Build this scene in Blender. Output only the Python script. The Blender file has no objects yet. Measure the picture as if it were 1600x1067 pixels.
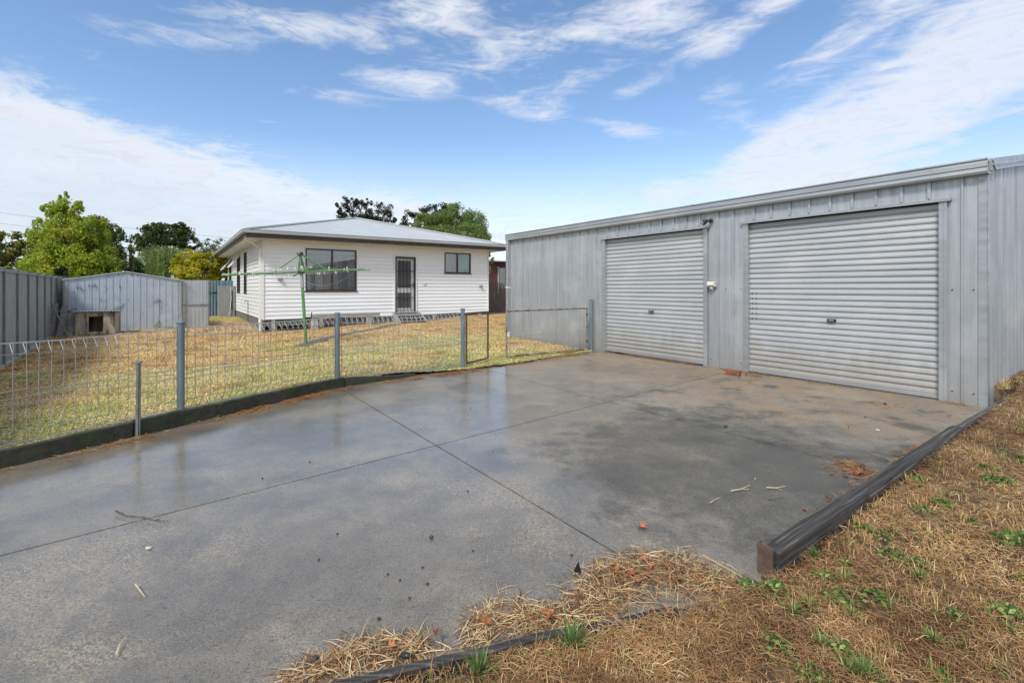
import bpy, bmesh, math, random
import numpy as np
from mathutils import Vector, Matrix
random.seed(7); rng = np.random.default_rng(11)
R = math.radians; PI = math.pi
scene = bpy.context.scene; COL = scene.collection
F = 763.0; CAMZ = 1.3
def P(u, v, Y):
    """a point seen at photo pixel (u, v), Y metres out"""
    return Vector(((u-800)/F*Y, Y, CAMZ-(v-450)/F*Y))
def G(u, v, z=0.0):
    """a point seen at photo pixel (u, v) on the level z"""
    return P(u, v, (CAMZ-z)*F/(v-450))
D1 = Vector((-.5705, .8213, 0)); D2 = Vector((.8213, .5705, 0))
ANG = math.atan2(.5705, .8213)

# ------------------------------------------------------------------ objects
def link(o, parent=None):
    COL.objects.link(o)
    if parent is not None: o.parent = parent
    return o
def tag(o, label=None, cat=None, group=None, kind=None):
    for k, v in (('label', label), ('category', cat), ('group', group), ('kind', kind)):
        if v: o[k] = v
    return o
def empty(name, loc, rz=0.0, label=None, cat=None, group=None):
    o = bpy.data.objects.new(name, None); o.location = loc; o.rotation_euler = (0, 0, rz)
    o.empty_display_size = .2
    link(o); return tag(o, label, cat, group)
def copy_tree(o, parent=None):
    c = o.copy(); COL.objects.link(c); c.parent = parent
    for ch in list(o.children): copy_tree(ch, c)
    return c

class MB:
    def __init__(s): s.v = []; s.f = []
    def add(s, vs, fs):
        n = len(s.v); s.v += [tuple(p) for p in vs]; s.f += [tuple(i+n for i in f) for f in fs]; return s
    def box(s, x0, y0, z0, x1, y1, z1):
        vs = [(x0,y0,z0),(x1,y0,z0),(x1,y1,z0),(x0,y1,z0),(x0,y0,z1),(x1,y0,z1),(x1,y1,z1),(x0,y1,z1)]
        return s.add(vs, [(0,3,2,1),(4,5,6,7),(0,1,5,4),(1,2,6,5),(2,3,7,6),(3,0,4,7)])
    def bar(s, p, q, w, h, up=(0,0,1)):
        p = Vector(p); q = Vector(q); d = (q-p).normalized(); u = Vector(up)
        a = d.cross(u)
        if a.length < 1e-4: a = d.cross(Vector((1,0,0)))
        a.normalize(); b = a.cross(d).normalized(); vs = []
        for c in (p, q):
            for i, j in ((-1,-1),(1,-1),(1,1),(-1,1)): vs.append(c + a*(w/2*i) + b*(h/2*j))
        return s.add(vs, [(0,1,2,3),(7,6,5,4),(0,4,5,1),(1,5,6,2),(2,6,7,3),(3,7,4,0)])
    def tube(s, pts, r, n=8, cap=True):
        pts = [Vector(p) for p in pts]; k = len(pts)
        rs = r if isinstance(r, (list, tuple)) else [r]*k
        vs = []; a = None
        for i, p in enumerate(pts):
            d = (pts[min(i+1,k-1)]-pts[max(i-1,0)]).normalized()
            if a is None:
                a = d.cross(Vector((0,0,1)))
                if a.length < 1e-3: a = d.cross(Vector((1,0,0)))
            a = (a - d*a.dot(d)).normalized(); b = d.cross(a)
            for j in range(n):
                t = 2*PI*j/n + PI/n
                vs.append(p + (a*math.cos(t)+b*math.sin(t))*rs[i])
        fs = [(i*n+j, i*n+(j+1)%n, (i+1)*n+(j+1)%n, (i+1)*n+j) for i in range(k-1) for j in range(n)]
        if cap: fs += [tuple(range(n))[::-1], tuple((k-1)*n+j for j in range(n))]
        return s.add(vs, fs)
    def extrude(s, poly, vec):
        poly = [Vector(p) for p in poly]; vec = Vector(vec); n = len(poly)
        return s.add(poly+[p+vec for p in poly], [tuple(range(n))[::-1], tuple(n+i for i in range(n))] +
                     [(i, (i+1)%n, n+(i+1)%n, n+i) for i in range(n)])
    def sheet(s, line, vec):
        line = [Vector(p) for p in line]; vec = Vector(vec); n = len(line)
        return s.add(line+[p+vec for p in line], [(i, i+1, n+i+1, n+i) for i in range(n-1)])
    def ball(s, c, rx, ry, rz, n=10, m=7, jit=0):
        vs = []; c = Vector(c)
        for i in range(m+1):
            t = PI*i/m
            for j in range(n):
                f = 2*PI*j/n; k = 1+random.uniform(-jit, jit)
                vs.append(c+Vector((rx*math.sin(t)*math.cos(f), ry*math.sin(t)*math.sin(f), rz*math.cos(t)))*k)
        return s.add(vs, [(i*n+j, i*n+(j+1)%n, (i+1)*n+(j+1)%n, (i+1)*n+j) for i in range(m) for j in range(n)])
    def build(s, name, mat, parent=None, bevel=0, smooth=False, loc=None):
        me = bpy.data.meshes.new(name); me.from_pydata(s.v, [], s.f)
        bm = bmesh.new(); bm.from_mesh(me)
        bmesh.ops.remove_doubles(bm, verts=bm.verts, dist=1e-6)
        bmesh.ops.recalc_face_normals(bm, faces=bm.faces); bm.to_mesh(me); bm.free()
        if smooth: me.polygons.foreach_set('use_smooth', [True]*len(me.polygons))
        me.materials.append(mat)
        o = bpy.data.objects.new(name, me); link(o, parent)
        if loc is not None: o.location = loc
        if bevel:
            b = o.modifiers.new('bevel', 'BEVEL'); b.width = bevel; b.segments = 2; b.limit_method = 'ANGLE'; b.angle_limit = R(40)
        return o

def np_obj(name, verts, quads, tris, mat, cols=None, parent=None, loc=None):
    """one mesh from numpy arrays, with an optional per-vertex colour"""
    me = bpy.data.meshes.new(name)
    nq = 0 if quads is None else len(quads); nt = 0 if tris is None else len(tris)
    idx = np.concatenate([a.ravel() for a in (quads, tris) if a is not None and len(a)]).astype(np.int32)
    me.vertices.add(len(verts)); me.vertices.foreach_set('co', np.ascontiguousarray(verts, np.float32).ravel())
    me.loops.add(len(idx)); me.loops.foreach_set('vertex_index', idx)
    me.polygons.add(nq+nt)
    st = np.concatenate([np.arange(nq)*4, nq*4+np.arange(nt)*3]).astype(np.int32)
    me.polygons.foreach_set('loop_start', st)
    me.update(calc_edges=True); me.validate()
    if cols is not None:
        a = me.color_attributes.new('tint', 'FLOAT_COLOR', 'POINT')
        c4 = np.ones((len(verts), 4), np.float32); c4[:, :3] = cols
        a.data.foreach_set('color', c4.ravel())
    me.materials.append(mat)
    o = bpy.data.objects.new(name, me); link(o, parent)
    if loc is not None: o.location = loc
    return o

def vnoise(x, y, seed=0):
    """smooth value noise in 0..1"""
    x = np.asarray(x, float); y = np.asarray(y, float)
    xi = np.floor(x).astype(np.int64); yi = np.floor(y).astype(np.int64); fx = x-xi; fy = y-yi
    fx = fx*fx*(3-2*fx); fy = fy*fy*(3-2*fy)
    def h(a, b):
        n = (a*374761393 + b*668265263 + seed*1442695041) & 0x7fffffff
        n = ((n ^ (n >> 13))*1274126177) & 0x7fffffff
        return ((n ^ (n >> 16)) & 0xffff)/65535.0
    return (h(xi,yi)*(1-fx)+h(xi+1,yi)*fx)*(1-fy)+(h(xi,yi+1)*(1-fx)+h(xi+1,yi+1)*fx)*fy
def fbm(x, y, seed=0, o=4):
    r = 0; a = .5; t = 0
    for i in range(o): r = r+a*vnoise(x*2**i, y*2**i, seed+i*17); t += a; a *= .55
    return r/t
def inside(x, y, poly):
    r = np.zeros(len(x), bool); n = len(poly)
    for i in range(n):
        x0, y0 = poly[i][:2]; x1, y1 = poly[(i+1) % n][:2]
        if y0 == y1: continue
        c = ((y0 > y) != (y1 > y)) & (x < (x1-x0)*(y-y0)/(y1-y0)+x0); r ^= c
    return r
def mixc(a, b, t):
    t = np.clip(np.asarray(t), 0, 1)[:, None]; return np.asarray(a)*(1-t)+np.asarray(b)*t

# ------------------------------------------------------------------ materials
class NT:
    def __init__(s, tree): s.t = tree; s.n = tree.nodes; s.l = tree.links
    def node(s, typ, **kw):
        n = s.n.new(typ)
        for k, v in kw.items(): setattr(n, k, v)
        return n
    def put(s, sock, v):
        if v is None: return
        if hasattr(v, 'links'): s.l.new(v, sock)
        elif isinstance(v, (tuple, list)) and len(v) == 3 and sock.type == 'RGBA': sock.default_value = (*v, 1)
        else: sock.default_value = v
    def m(s, op, a, b=None, c=None, clamp=False):
        n = s.node('ShaderNodeMath', operation=op, use_clamp=clamp)
        s.put(n.inputs[0], a); s.put(n.inputs[1], b); s.put(n.inputs[2], c); return n.outputs[0]
    def ramp(s, v, lo, hi, a=0., b=1., smooth=True):
        n = s.node('ShaderNodeMapRange'); n.interpolation_type = 'SMOOTHSTEP' if smooth else 'LINEAR'
        s.put(n.inputs[0], v); s.put(n.inputs[1], lo); s.put(n.inputs[2], hi); s.put(n.inputs[3], a); s.put(n.inputs[4], b)
        return n.outputs[0]
    def mix(s, f, a, b, typ='MIX'):
        n = s.node('ShaderNodeMix', data_type='RGBA', blend_type=typ)
        s.put(n.inputs[0], f); s.put(n.inputs[6], a); s.put(n.inputs[7], b); return n.outputs[2]
    def vec(s, coord, scale=(1,1,1), rot=(0,0,0), loc=(0,0,0)):
        n = s.node('ShaderNodeMapping'); s.l.new(coord, n.inputs[0])
        n.inputs['Scale'].default_value = scale; n.inputs['Rotation'].default_value = rot; n.inputs['Location'].default_value = loc
        return n.outputs[0]
    def noise(s, vec, scale, detail=5, rough=.55, dist=0):
        n = s.node('ShaderNodeTexNoise'); s.l.new(vec, n.inputs['Vector'])
        n.inputs['Scale'].default_value = scale; n.inputs['Detail'].default_value = detail
        n.inputs['Roughness'].default_value = rough; n.inputs['Distortion'].default_value = dist; return n.outputs['Fac']
    def bump(s, h, strength=.3, dist=.01, nrm=None):
        n = s.node('ShaderNodeBump'); n.inputs['Strength'].default_value = strength; n.inputs['Distance'].default_value = dist
        s.put(n.inputs['Height'], h)
        if nrm is not None: s.put(n.inputs['Normal'], nrm)
        return n.outputs[0]
def new_mat(name):
    m = bpy.data.materials.new(name); m.use_nodes = True; t = NT(m.node_tree); t.n.clear()
    out = t.node('ShaderNodeOutputMaterial'); b = t.node('ShaderNodeBsdfPrincipled'); t.l.new(b.outputs[0], out.inputs[0])
    t.b = b; t.out = out; t.tc = t.node('ShaderNodeTexCoord'); return m, t
def simple(name, c1, c2=None, scale=6, rough=.6, metal=0, stretch=(1,1,1), bump=0, bscale=None, spec=.5, lo=.35, hi=.65, bstretch=None, c3=None, s3=2.5, f3=(.5,.7)):
    m, t = new_mat(name); co = t.tc.outputs['Object']
    n = t.noise(t.vec(co, stretch), scale)
    col = t.mix(t.ramp(n, lo, hi), c1, c2 or c1)
    if c3:
        n3 = t.noise(t.vec(co, stretch, loc=(3.1,7.7,1.3)), s3, 6, .65)
        col = t.mix(t.ramp(n3, *f3), col, c3)
    t.put(t.b.inputs['Base Color'], col)
    t.put(t.b.inputs['Roughness'], t.ramp(n, .2, .8, rough*.8, min(1, rough*1.15)))
    t.b.inputs['Metallic'].default_value = metal; t.b.inputs['Specular IOR Level'].default_value = spec
    if bump:
        h = t.noise(t.vec(co, bstretch or stretch), bscale or scale*4, 6, .6)
        t.put(t.b.inputs['Normal'], t.bump(h, bump, .01))
    return m

def metal_sheet(name, c1, c2, c3, axis='z', rough=.42, metal=.55, flute=None, dents=.25, stainw=None, splash=0):
    """weathered zinc sheet: streaks along its ribs, blotches, grime"""
    m, t = new_mat(name); co = t.tc.outputs['Object']
    st = {'z': (14,14,.8), 'x': (.8,14,14)}[axis]
    n1 = t.noise(t.vec(co, st), 1.0, 5, .6); n2 = t.noise(co, 1.3, 5, .6); n3 = t.noise(co, 26, 4, .6)
    col = t.mix(t.ramp(n1, .3, .7), c1, c2); col = t.mix(t.ramp(n2, .45, .75, 0, .8), col, c3)
    col = t.mix(t.ramp(n3, .62, .78, 0, .35), col, (.22,.22,.22))
    if stainw:
        n4 = t.noise(t.vec(co, (2.2,2.2,1.2)), 1.6, 6, .7, .6)
        col = t.mix(t.ramp(n4, stainw[0], stainw[1], 0, stainw[2]), col, stainw[3])
    if splash:
        sx = t.node('ShaderNodeSeparateXYZ'); t.l.new(co, sx.inputs[0])
        zz = t.m('SUBTRACT', t.m('ADD', t.m('MULTIPLY', t.noise(t.vec(co, (5,5,2)), 1.4, 7, .7, .5), 1.1), .05), sx.outputs[2])
        col = t.mix(t.m('MULTIPLY', t.ramp(zz, -.1, .55), splash), col, (.34,.30,.235))
        n5 = t.noise(t.vec(co, (1.5,1.5,5)), 3.3, 6, .75, .4); col = t.mix(t.m('MULTIPLY', t.ramp(n5, .66, .72), .7), col, (.20,.13,.08))
    t.put(t.b.inputs['Base Color'], col); t.b.inputs['Metallic'].default_value = metal
    t.put(t.b.inputs['Roughness'], t.ramp(n1, .25, .75, rough*.85, rough*1.25))
    h = t.m('MULTIPLY', t.noise(co, 2.2, 2, .5), 1.0); nr = t.bump(h, dents, .05)
    if flute:
        w = t.node('ShaderNodeTexWave', wave_type='BANDS', bands_direction='X'); t.l.new(co, w.inputs[0]); w.inputs['Scale'].default_value = flute
        nr = t.bump(w.outputs['Fac'], .35, .004, nr)
    t.put(t.b.inputs['Normal'], nr); return m

def tinted(name, rough=.7, transl=.3, spec=.25):
    """plant material: the colour sits on each leaf or blade"""
    m, t = new_mat(name)
    a = t.node('ShaderNodeVertexColor'); a.layer_name = 'tint'
    t.put(t.b.inputs['Base Color'], a.outputs[0]); t.b.inputs['Roughness'].default_value = rough; t.b.inputs['Specular IOR Level'].default_value = spec
    if transl:
        tr = t.node('ShaderNodeBsdfTranslucent'); t.l.new(a.outputs[0], tr.inputs[0]); mx = t.node('ShaderNodeMixShader'); mx.inputs[0].default_value = transl
        t.l.new(t.b.outputs[0], mx.inputs[1]); t.l.new(tr.outputs[0], mx.inputs[2]); t.l.new(mx.outputs[0], t.out.inputs[0])
    return m

M = {}
M['zinc'] = metal_sheet('zinc_wall', (.49,.515,.535), (.37,.39,.41), (.57,.59,.60), flute=28, splash=.3)
M['zinc_side'] = metal_sheet('zinc_corrugated', (.46,.49,.51), (.36,.39,.41), (.52,.54,.55))
M['zinc_trim'] = metal_sheet('zinc_trim', (.44,.46,.475), (.33,.35,.365), (.50,.515,.52), axis='x', rough=.38)
M['roller'] = metal_sheet('roller_curtain', (.53,.55,.56), (.43,.45,.46), (.58,.585,.575), axis='x', rough=.45, metal=.4, stainw=(.66,.78,.5,(.36,.31,.25)), splash=.55)
M['shed'] = metal_sheet('shed_sheet', (.44,.50,.56), (.36,.42,.48), (.50,.55,.60), rough=.5, metal=.45, stainw=(.55,.66,.75,(.13,.15,.17)))
M['roof'] = metal_sheet('roof_sheet', (.46,.49,.50), (.40,.43,.44), (.50,.52,.52), rough=.45, metal=.35)
M['bluefence'] = simple('blue_sheet', (.15,.24,.29), (.10,.17,.21), 3, .55, .2, (6,6,.7), c3=(.2,.22,.22))
M['colorbond'] = simple('painted_steel_sheet', (.27,.29,.285), (.225,.245,.24), 2, .55, 0, (5,5,.6), bump=.1)
M['colorbond_post'] = simple('painted_steel_post', (.17,.185,.18), (.13,.145,.14), 4, .5)
M['plinth'] = simple('plinth_pale', (.42,.43,.42), (.3,.31,.3), 5, .7)
M['weather'] = simple('white_boards', (.80,.82,.835), (.77,.785,.79), 2, .5, 0, (.4,.4,1), bump=.04, bscale=30, c3=(.68,.66,.60), s3=1.2, f3=(.66,.95))
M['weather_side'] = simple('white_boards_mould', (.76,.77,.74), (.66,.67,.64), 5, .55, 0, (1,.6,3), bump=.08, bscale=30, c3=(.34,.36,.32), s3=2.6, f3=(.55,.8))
M['white'] = simple('white_trim', (.78,.78,.76), (.70,.70,.67), 8, .45)
M['soffit'] = simple('soffit_paint', (.74,.71,.66), (.66,.62,.56), 2, .6)
M['fascia'] = simple('fascia_brown', (.075,.062,.055), (.055,.047,.042), 4, .5)
M['gutter'] = simple('gutter_grey', (.36,.385,.39), (.30,.32,.325), 3, .4, .15, (.4,4,4))
M['brownframe'] = simple('bronze_frame', (.07,.052,.048), (.05,.04,.037), 10, .4, .3)
M['curtain'] = simple('curtain_cloth', (.80,.73,.67), (.68,.61,.56), 3, .8, 0, (8,8,.3))
M['sheer'] = simple('sheer_curtain', (.55,.53,.50), (.46,.44,.41), 3, .8, 0, (8,8,.3))
M['blind'] = simple('blind_white', (.72,.73,.74), (.66,.67,.68), 3, .6)
M['greenblind'] = simple('green_blind', (.10,.62,.20), (.30,.80,.42), 2, .7)
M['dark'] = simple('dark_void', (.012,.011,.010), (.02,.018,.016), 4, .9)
M['iron'] = simple('black_iron', (.03,.031,.033), (.045,.045,.045), 14, .45, .2)
M['doorpanel'] = simple('door_paint', (.58,.60,.61), (.52,.54,.55), 5, .5)
M['doordark'] = simple('door_insect_screen', (.085,.09,.095), (.06,.063,.068), 50, .6)
M['oldwood'] = simple('weathered_timber', (.30,.265,.225), (.19,.165,.14), 4, .85, 0, (1,8,8), bump=.4, bscale=8, c3=(.08,.07,.06), s3=1.5)
M['greywood'] = simple('silvered_timber', (.36,.34,.31), (.25,.235,.215), 4, .85, 0, (1,8,8), bump=.4, bscale=8)
M['basewood'] = simple('base_board_timber', (.20,.185,.17), (.12,.11,.10), 4, .85, 0, (1,8,8), bump=.4)
M['sleeper'] = simple('sleeper_timber', (.048,.042,.037), (.015,.014,.013), 1.6, .7, 0, (1,40,40), bump=.6, bscale=1.3, c3=(.13,.12,.108), s3=1.1, f3=(.52,.64))
M['kerbwood'] = simple('edging_board', (.048,.046,.032), (.028,.028,.02), 3, .75, 0, (1,6,6), bump=.5, bscale=6, c3=(.035,.05,.018), s3=1.3, f3=(.45,.7))
M['concrete_block'] = simple('concrete_block', (.42,.39,.34), (.32,.30,.26), 14, .9, bump=.4)
M['galv'] = simple('galvanised_wire', (.36,.38,.39), (.28,.295,.31), 9, .6, .2)
M['postpaint'] = simple('post_blue_grey', (.13,.175,.20), (.17,.215,.235), 6, .5, .2, (1,1,.4), c3=(.26,.28,.28), s3=9, f3=(.62,.7))
M['starpost'] = simple('star_post_galv', (.27,.28,.28), (.16,.16,.155), 10, .55, .5)
M['rust'] = simple('rusty_pipe', (.10,.070,.055), (.17,.115,.08), 14, .75, .25, bump=.2)
M['greyrust'] = simple('grey_rusty_pipe', (.30,.28,.26), (.15,.10,.07), 7, .65, .3, bump=.2)
M['greenpaint'] = simple('green_enamel', (.085,.24,.075), (.12,.30,.11), 6, .4, .1, c3=(.24,.34,.18), s3=10, f3=(.6,.7))
M['palegreen'] = simple('faded_green_enamel', (.22,.36,.16), (.30,.42,.22), 9, .5)
M['peg'] = simple('peg_plastic', (.78,.77,.70), (.70,.68,.60), 9, .5)
M['brick'] = simple('brick_red', (.24,.085,.055), (.16,.06,.04), 16, .85, bump=.4, c3=(.45,.25,.17), s3=7, f3=(.55,.75))
M['plastic'] = simple('cream_plastic', (.55,.53,.46), (.46,.44,.38), 9, .5)
M['lampglass'] = simple('lamp_lens', (.42,.43,.41), (.34,.35,.34), 12, .3)
M['lampbody'] = simple('lamp_body', (.03,.035,.035), (.05,.055,.055), 12, .4, .3)
M['kennel'] = simple('kennel_sheet', (.42,.37,.29), (.30,.26,.20), 3, .85, 0, (4,4,.7), bump=.2, c3=(.09,.062,.045), s3=1.2, f3=(.50,.60))
M['paling'] = simple('paling_timber', (.15,.125,.11), (.085,.072,.064), 5, .9, 0, (9,9,.6), bump=.4, bscale=5)
M['redboards'] = simple('maroon_boards', (.12,.032,.03), (.085,.024,.023), 3, .65)
M['paleroof'] = simple('pale_roof', (.72,.74,.76), (.64,.66,.68), 3, .4)
M['bark'] = simple('bark', (.11,.09,.07), (.06,.05,.04), 6, .9, 0, (3,3,.6), bump=.6)
M['leaf'] = tinted('foliage', .5, .48, .35)
M['blade'] = tinted('grass_blades', .75, .25, .2)
M['straw'] = tinted('straw_blades', .7, .15, .25)
M['pole'] = simple('power_pole', (.06,.055,.05), (.04,.036,.033), 4, .9)
M['wire'] = simple('power_wire', (.05,.05,.055), None, 4, .6)
M['pebble'] = simple('dark_pebble', (.03,.027,.024), (.055,.048,.042), 30, .6)
M['palestone'] = simple('pale_stone', (.50,.48,.44), (.40,.38,.34), 30, .7)
M['blackplastic'] = simple('black_plastic', (.012,.013,.015), (.02,.021,.024), 10, .35)
M['deadleaf'] = simple('dead_leaf', (.36,.12,.04), (.23,.07,.028), 18, .6, c3=(.5,.22,.07), s3=22)
M['brownleaf'] = simple('brown_leaf', (.17,.075,.04), (.11,.05,.03), 18, .7)
M['twig'] = simple('twig_bark', (.13,.10,.075), (.075,.06,.048), 18, .8)
M['paletwig'] = simple('pale_straw', (.55,.46,.30), (.45,.36,.22), 18, .7)
M['pipe'] = simple('white_pipe', (.72,.73,.73), (.6,.6,.6), 7, .4)
M['meter'] = simple('grey_cabinet', (.27,.28,.28), (.23,.24,.24), 5, .5, .1)

def glass_mat():
    m = bpy.data.materials.new('window_glass'); m.use_nodes = True; t = NT(m.node_tree); t.n.clear()
    out = t.node('ShaderNodeOutputMaterial'); tr = t.node('ShaderNodeBsdfTransparent'); tr.inputs[0].default_value = (.80,.81,.81,1)
    gl = t.node('ShaderNodeBsdfGlossy'); gl.inputs['Roughness'].default_value = .015; gl.inputs[0].default_value = (.95,.97,1,1)
    fr = t.node('ShaderNodeFresnel'); fr.inputs[0].default_value = 1.6
    f = t.m('MULTIPLY_ADD', fr.outputs[0], 1.1, .06, True)
    mx = t.node('ShaderNodeMixShader'); t.put(mx.inputs[0], f); t.l.new(tr.outputs[0], mx.inputs[1]); t.l.new(gl.outputs[0], mx.inputs[2]); t.l.new(mx.outputs[0], out.inputs[0])
    return m
M['glass'] = glass_mat()

def slab_mat():
    m, t = new_mat('wet_concrete'); co = t.tc.outputs['Object']
    sx = t.node('ShaderNodeSeparateXYZ'); t.l.new(co, sx.inputs[0]); X, Y = sx.outputs[0], sx.outputs[1]
    big = t.noise(co, .55, 7, .66, .15); mid = t.noise(co, 2.3, 8, .74, .1); fine = t.noise(co, 42, 6, .75); grit = fine
    # distance in from the garage wall, and along it
    dw = t.m('ADD', t.m('MULTIPLY', t.m('SUBTRACT', 5.16, X), .8213), t.m('MULTIPLY', t.m('SUBTRACT', 5.33, Y), .5705))
    al = t.m('ADD', t.m('MULTIPLY', t.m('SUBTRACT', X, 5.16), -.5705), t.m('MULTIPLY', t.m('SUBTRACT', Y, 5.33), .8213))
    agg = t.noise(co, 105, 4, .8); spk = t.noise(t.vec(co, loc=(7,3,0)), 170, 2, .8)
    col = t.mix(t.ramp(mid, .32, .68), (.112,.104,.089), (.215,.196,.165))
    col = t.mix(t.ramp(big, .42, .62, 0, .6), col, (.080,.075,.066))
    # ground that stays damp and dark, right of the middle
    ex = t.m('SUBTRACT', X, 1.75); ey = t.m('SUBTRACT', Y, 3.75); rr = t.m('SQRT', t.m('ADD', t.m('MULTIPLY', ex, ex), t.m('MULTIPLY', ey, ey)))
    damp = t.ramp(t.m('ADD', t.m('ADD', rr, t.m('MULTIPLY', t.m('SUBTRACT', big, .5), 3.4)), t.m('MULTIPLY', t.m('SUBTRACT', mid, .5), 2.6)), 1.75, .75)
    col = t.mix(t.m('MULTIPLY', damp, .78), col, (.042,.042,.037))
    # worn paler paste showing through in fine flecks, thicker in broad tan patches
    pat = t.ramp(t.noise(t.vec(co, loc=(9,4,0)), 1.05, 8, .75, .2), .44, .64)
    fl = t.m('MULTIPLY', t.ramp(agg, .47, .60), t.m('MULTIPLY_ADD', pat, .80, .16))
    fl = t.m('MAXIMUM', fl, t.m('MULTIPLY', t.ramp(t.noise(co, 40, 8, .86), .505, .575), t.m('MULTIPLY_ADD', pat, .75, .13)))
    col = t.mix(t.m('MULTIPLY', fl, t.ramp(damp, 0, 1, 1, .45)), col, (.42,.36,.265))
    pit = t.ramp(t.noise(t.vec(co, loc=(2,9,0)), 48, 7, .85), .455, .385); col = t.mix(t.m('MULTIPLY', pit, .85), col, (.028,.027,.026))
    col = t.mix(t.ramp(spk, .60, .68, 0, .75), col, (.42,.40,.36)); col = t.mix(t.ramp(agg, .44, .33, 0, .75), col, (.026,.025,.024)); col = t.mix(t.ramp(spk, .41, .33, 0, .7), col, (.02,.02,.02))
    # rusty mud washed out from the doors, with a ragged outline
    mn = t.noise(co, .95, 9, .72, .25); mn2 = t.noise(t.vec(co, loc=(4,8,0)), 2.1, 8, .74, .3)
    mudn = t.m('ADD', t.m('ADD', t.m('MULTIPLY', mn, 2.2), t.m('MULTIPLY', mn2, 1.0)), t.m('MULTIPLY', dw, -.26))
    mud = t.m('MULTIPLY', t.ramp(mudn, .84, 1.22), t.ramp(dw, 5.0, 2.6)); mud = t.m('MULTIPLY', mud, t.ramp(al, -1.0, 2.0, .6, 1))
    mud = t.m('MULTIPLY', mud, t.ramp(t.noise(t.vec(co, loc=(1,6,0)), 3.2, 8, .75, .3), .42, .56, .05, 1))
    mcol = t.mix(t.ramp(mn2, .35, .65), (.23,.155,.083), (.125,.094,.062)); mcol = t.mix(t.ramp(agg, .42, .6), mcol, (.33,.235,.135))
    col = t.mix(t.m('MULTIPLY', mud, t.ramp(fine, .25, .6, .55, .9)), col, mcol)
    # dark oil and tyre marks in front of the right bay
    oil = t.m('MULTIPLY', t.ramp(t.noise(co, 1.5, 9, .74, .15), .50, .63), t.m('MULTIPLY', t.ramp(al, 3.9, 2.2), t.m('MULTIPLY', t.ramp(dw, .2, .8), t.ramp(dw, 4.2, 3.0))))
    col = t.mix(t.m('MULTIPLY', oil, t.ramp(agg, .3, .65, .95, .6)), col, (.032,.031,.029))
    # tan silt patches
    silt = t.m('MULTIPLY', t.ramp(t.noise(t.vec(co, (1,1,1), loc=(5,2,0)), .9, 7, .7, .6), .58, .70), t.ramp(fine, .35, .62))
    col = t.mix(t.m('MULTIPLY', silt, .6), col, (.25,.215,.16))
    t.put(t.b.inputs['Base Color'], col)
    # water film: continuous on the left and middle of the slab, broken elsewhere
    wl = t.m('ADD', t.m('MULTIPLY', X, -.16), t.m('MULTIPLY', Y, .02))
    wet = t.ramp(t.m('ADD', t.m('ADD', t.m('MULTIPLY', big, 1.0), t.m('MULTIPLY', mid, .55)), wl), .52, .90)
    wet = t.m('MULTIPLY', wet, t.ramp(mud, .1, .7, 1, .35)); wet = t.m('MULTIPLY', wet, t.ramp(grit, .62, .72, 1, .4))
    t.put(t.b.inputs['Roughness'], t.ramp(wet, 0, 1, .60, .30)); t.b.inputs['Specular IOR Level'].default_value = .55
    h = t.m('ADD', t.m('MULTIPLY', agg, .8), t.m('MULTIPLY', spk, .5))
    t.put(t.b.inputs['Normal'], t.bump(h, .45, .004))
    t.put(t.b.inputs['Coat Weight'], t.m('MULTIPLY', wet, .95)); t.put(t.b.inputs['Coat Roughness'], t.ramp(mid, .3, .7, .07, .20)); t.b.inputs['Coat IOR'].default_value = 1.55; t.b.inputs['Coat Tint'].default_value = (1,.94,.84,1)
    t.put(t.b.inputs['Coat Normal'], t.bump(t.m('ADD', t.m('MULTIPLY', fine, .5), t.m('MULTIPLY', mid, .8)), .12, .008))
    return m
M['slab'] = slab_mat()
M['joint'] = simple('joint_dirt', (.17,.125,.08), (.05,.04,.032), 9, .9, bump=.4)
M['ground'] = simple('far_ground', (.16,.13,.07), (.10,.10,.045), .4, .95)
def soil_mat(name, k=1.0, stain=False):
    m, t = new_mat(name); co = t.tc.outputs['Object']
    a = t.node('ShaderNodeVertexColor'); a.layer_name = 'tint'
    n = t.noise(co, 22, 6, .7); n2 = t.noise(co, 90, 4, .7)
    col = t.mix(t.ramp(n, .35, .65), a.outputs[0], (.055,.038,.024)); col = t.mix(t.ramp(n2, .5, .7, 0, .5), col, (.24,.17,.09))
    t.put(t.b.inputs['Base Color'], col); t.b.inputs['Roughness'].default_value = .95; t.b.inputs['Specular IOR Level'].default_value = .15
    t.put(t.b.inputs['Normal'], t.bump(t.m('ADD', n, t.m('MULTIPLY', n2, .5)), .8, .02)); return m
M['lawn'] = soil_mat('lawn_soil'); M['verge'] = soil_mat('verge_soil')
M['path'] = simple('path_concrete', (.13,.12,.105), (.085,.078,.068), 6, .6, bump=.3, bscale=60)

# ------------------------------------------------------------------ camera, sky, sun
cam = bpy.data.cameras.new('camera'); co_ = bpy.data.objects.new('camera', cam); link(co_)
co_.location = (0, 0, CAMZ); co_.rotation_euler = (R(90), 0, 0)
cam.sensor_width = 36; cam.lens = 36*F/1600; cam.shift_y = -83.5/1600; cam.clip_end = 6000; cam.clip_start = .05
scene.camera = co_
SUN_EL, SUN_AZ = R(48), R(205)      # azimuth clockwise from +Y: behind the camera, to its left
w = bpy.data.worlds.new('World'); scene.world = w; w.use_nodes = True
t = NT(w.node_tree); t.n.clear()
out = t.node('ShaderNodeOutputWorld'); bg = t.node('ShaderNodeBackground'); t.l.new(bg.outputs[0], out.inputs[0])
sky = t.node('ShaderNodeTexSky', sky_type='NISHITA'); sky.sun_disc = False; sky.sun_elevation = SUN_EL; sky.sun_rotation = SUN_AZ
sky.air_density = 1.0; sky.dust_density = .6; sky.ozone_density = 2.2; sky.altitude = 100
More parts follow.
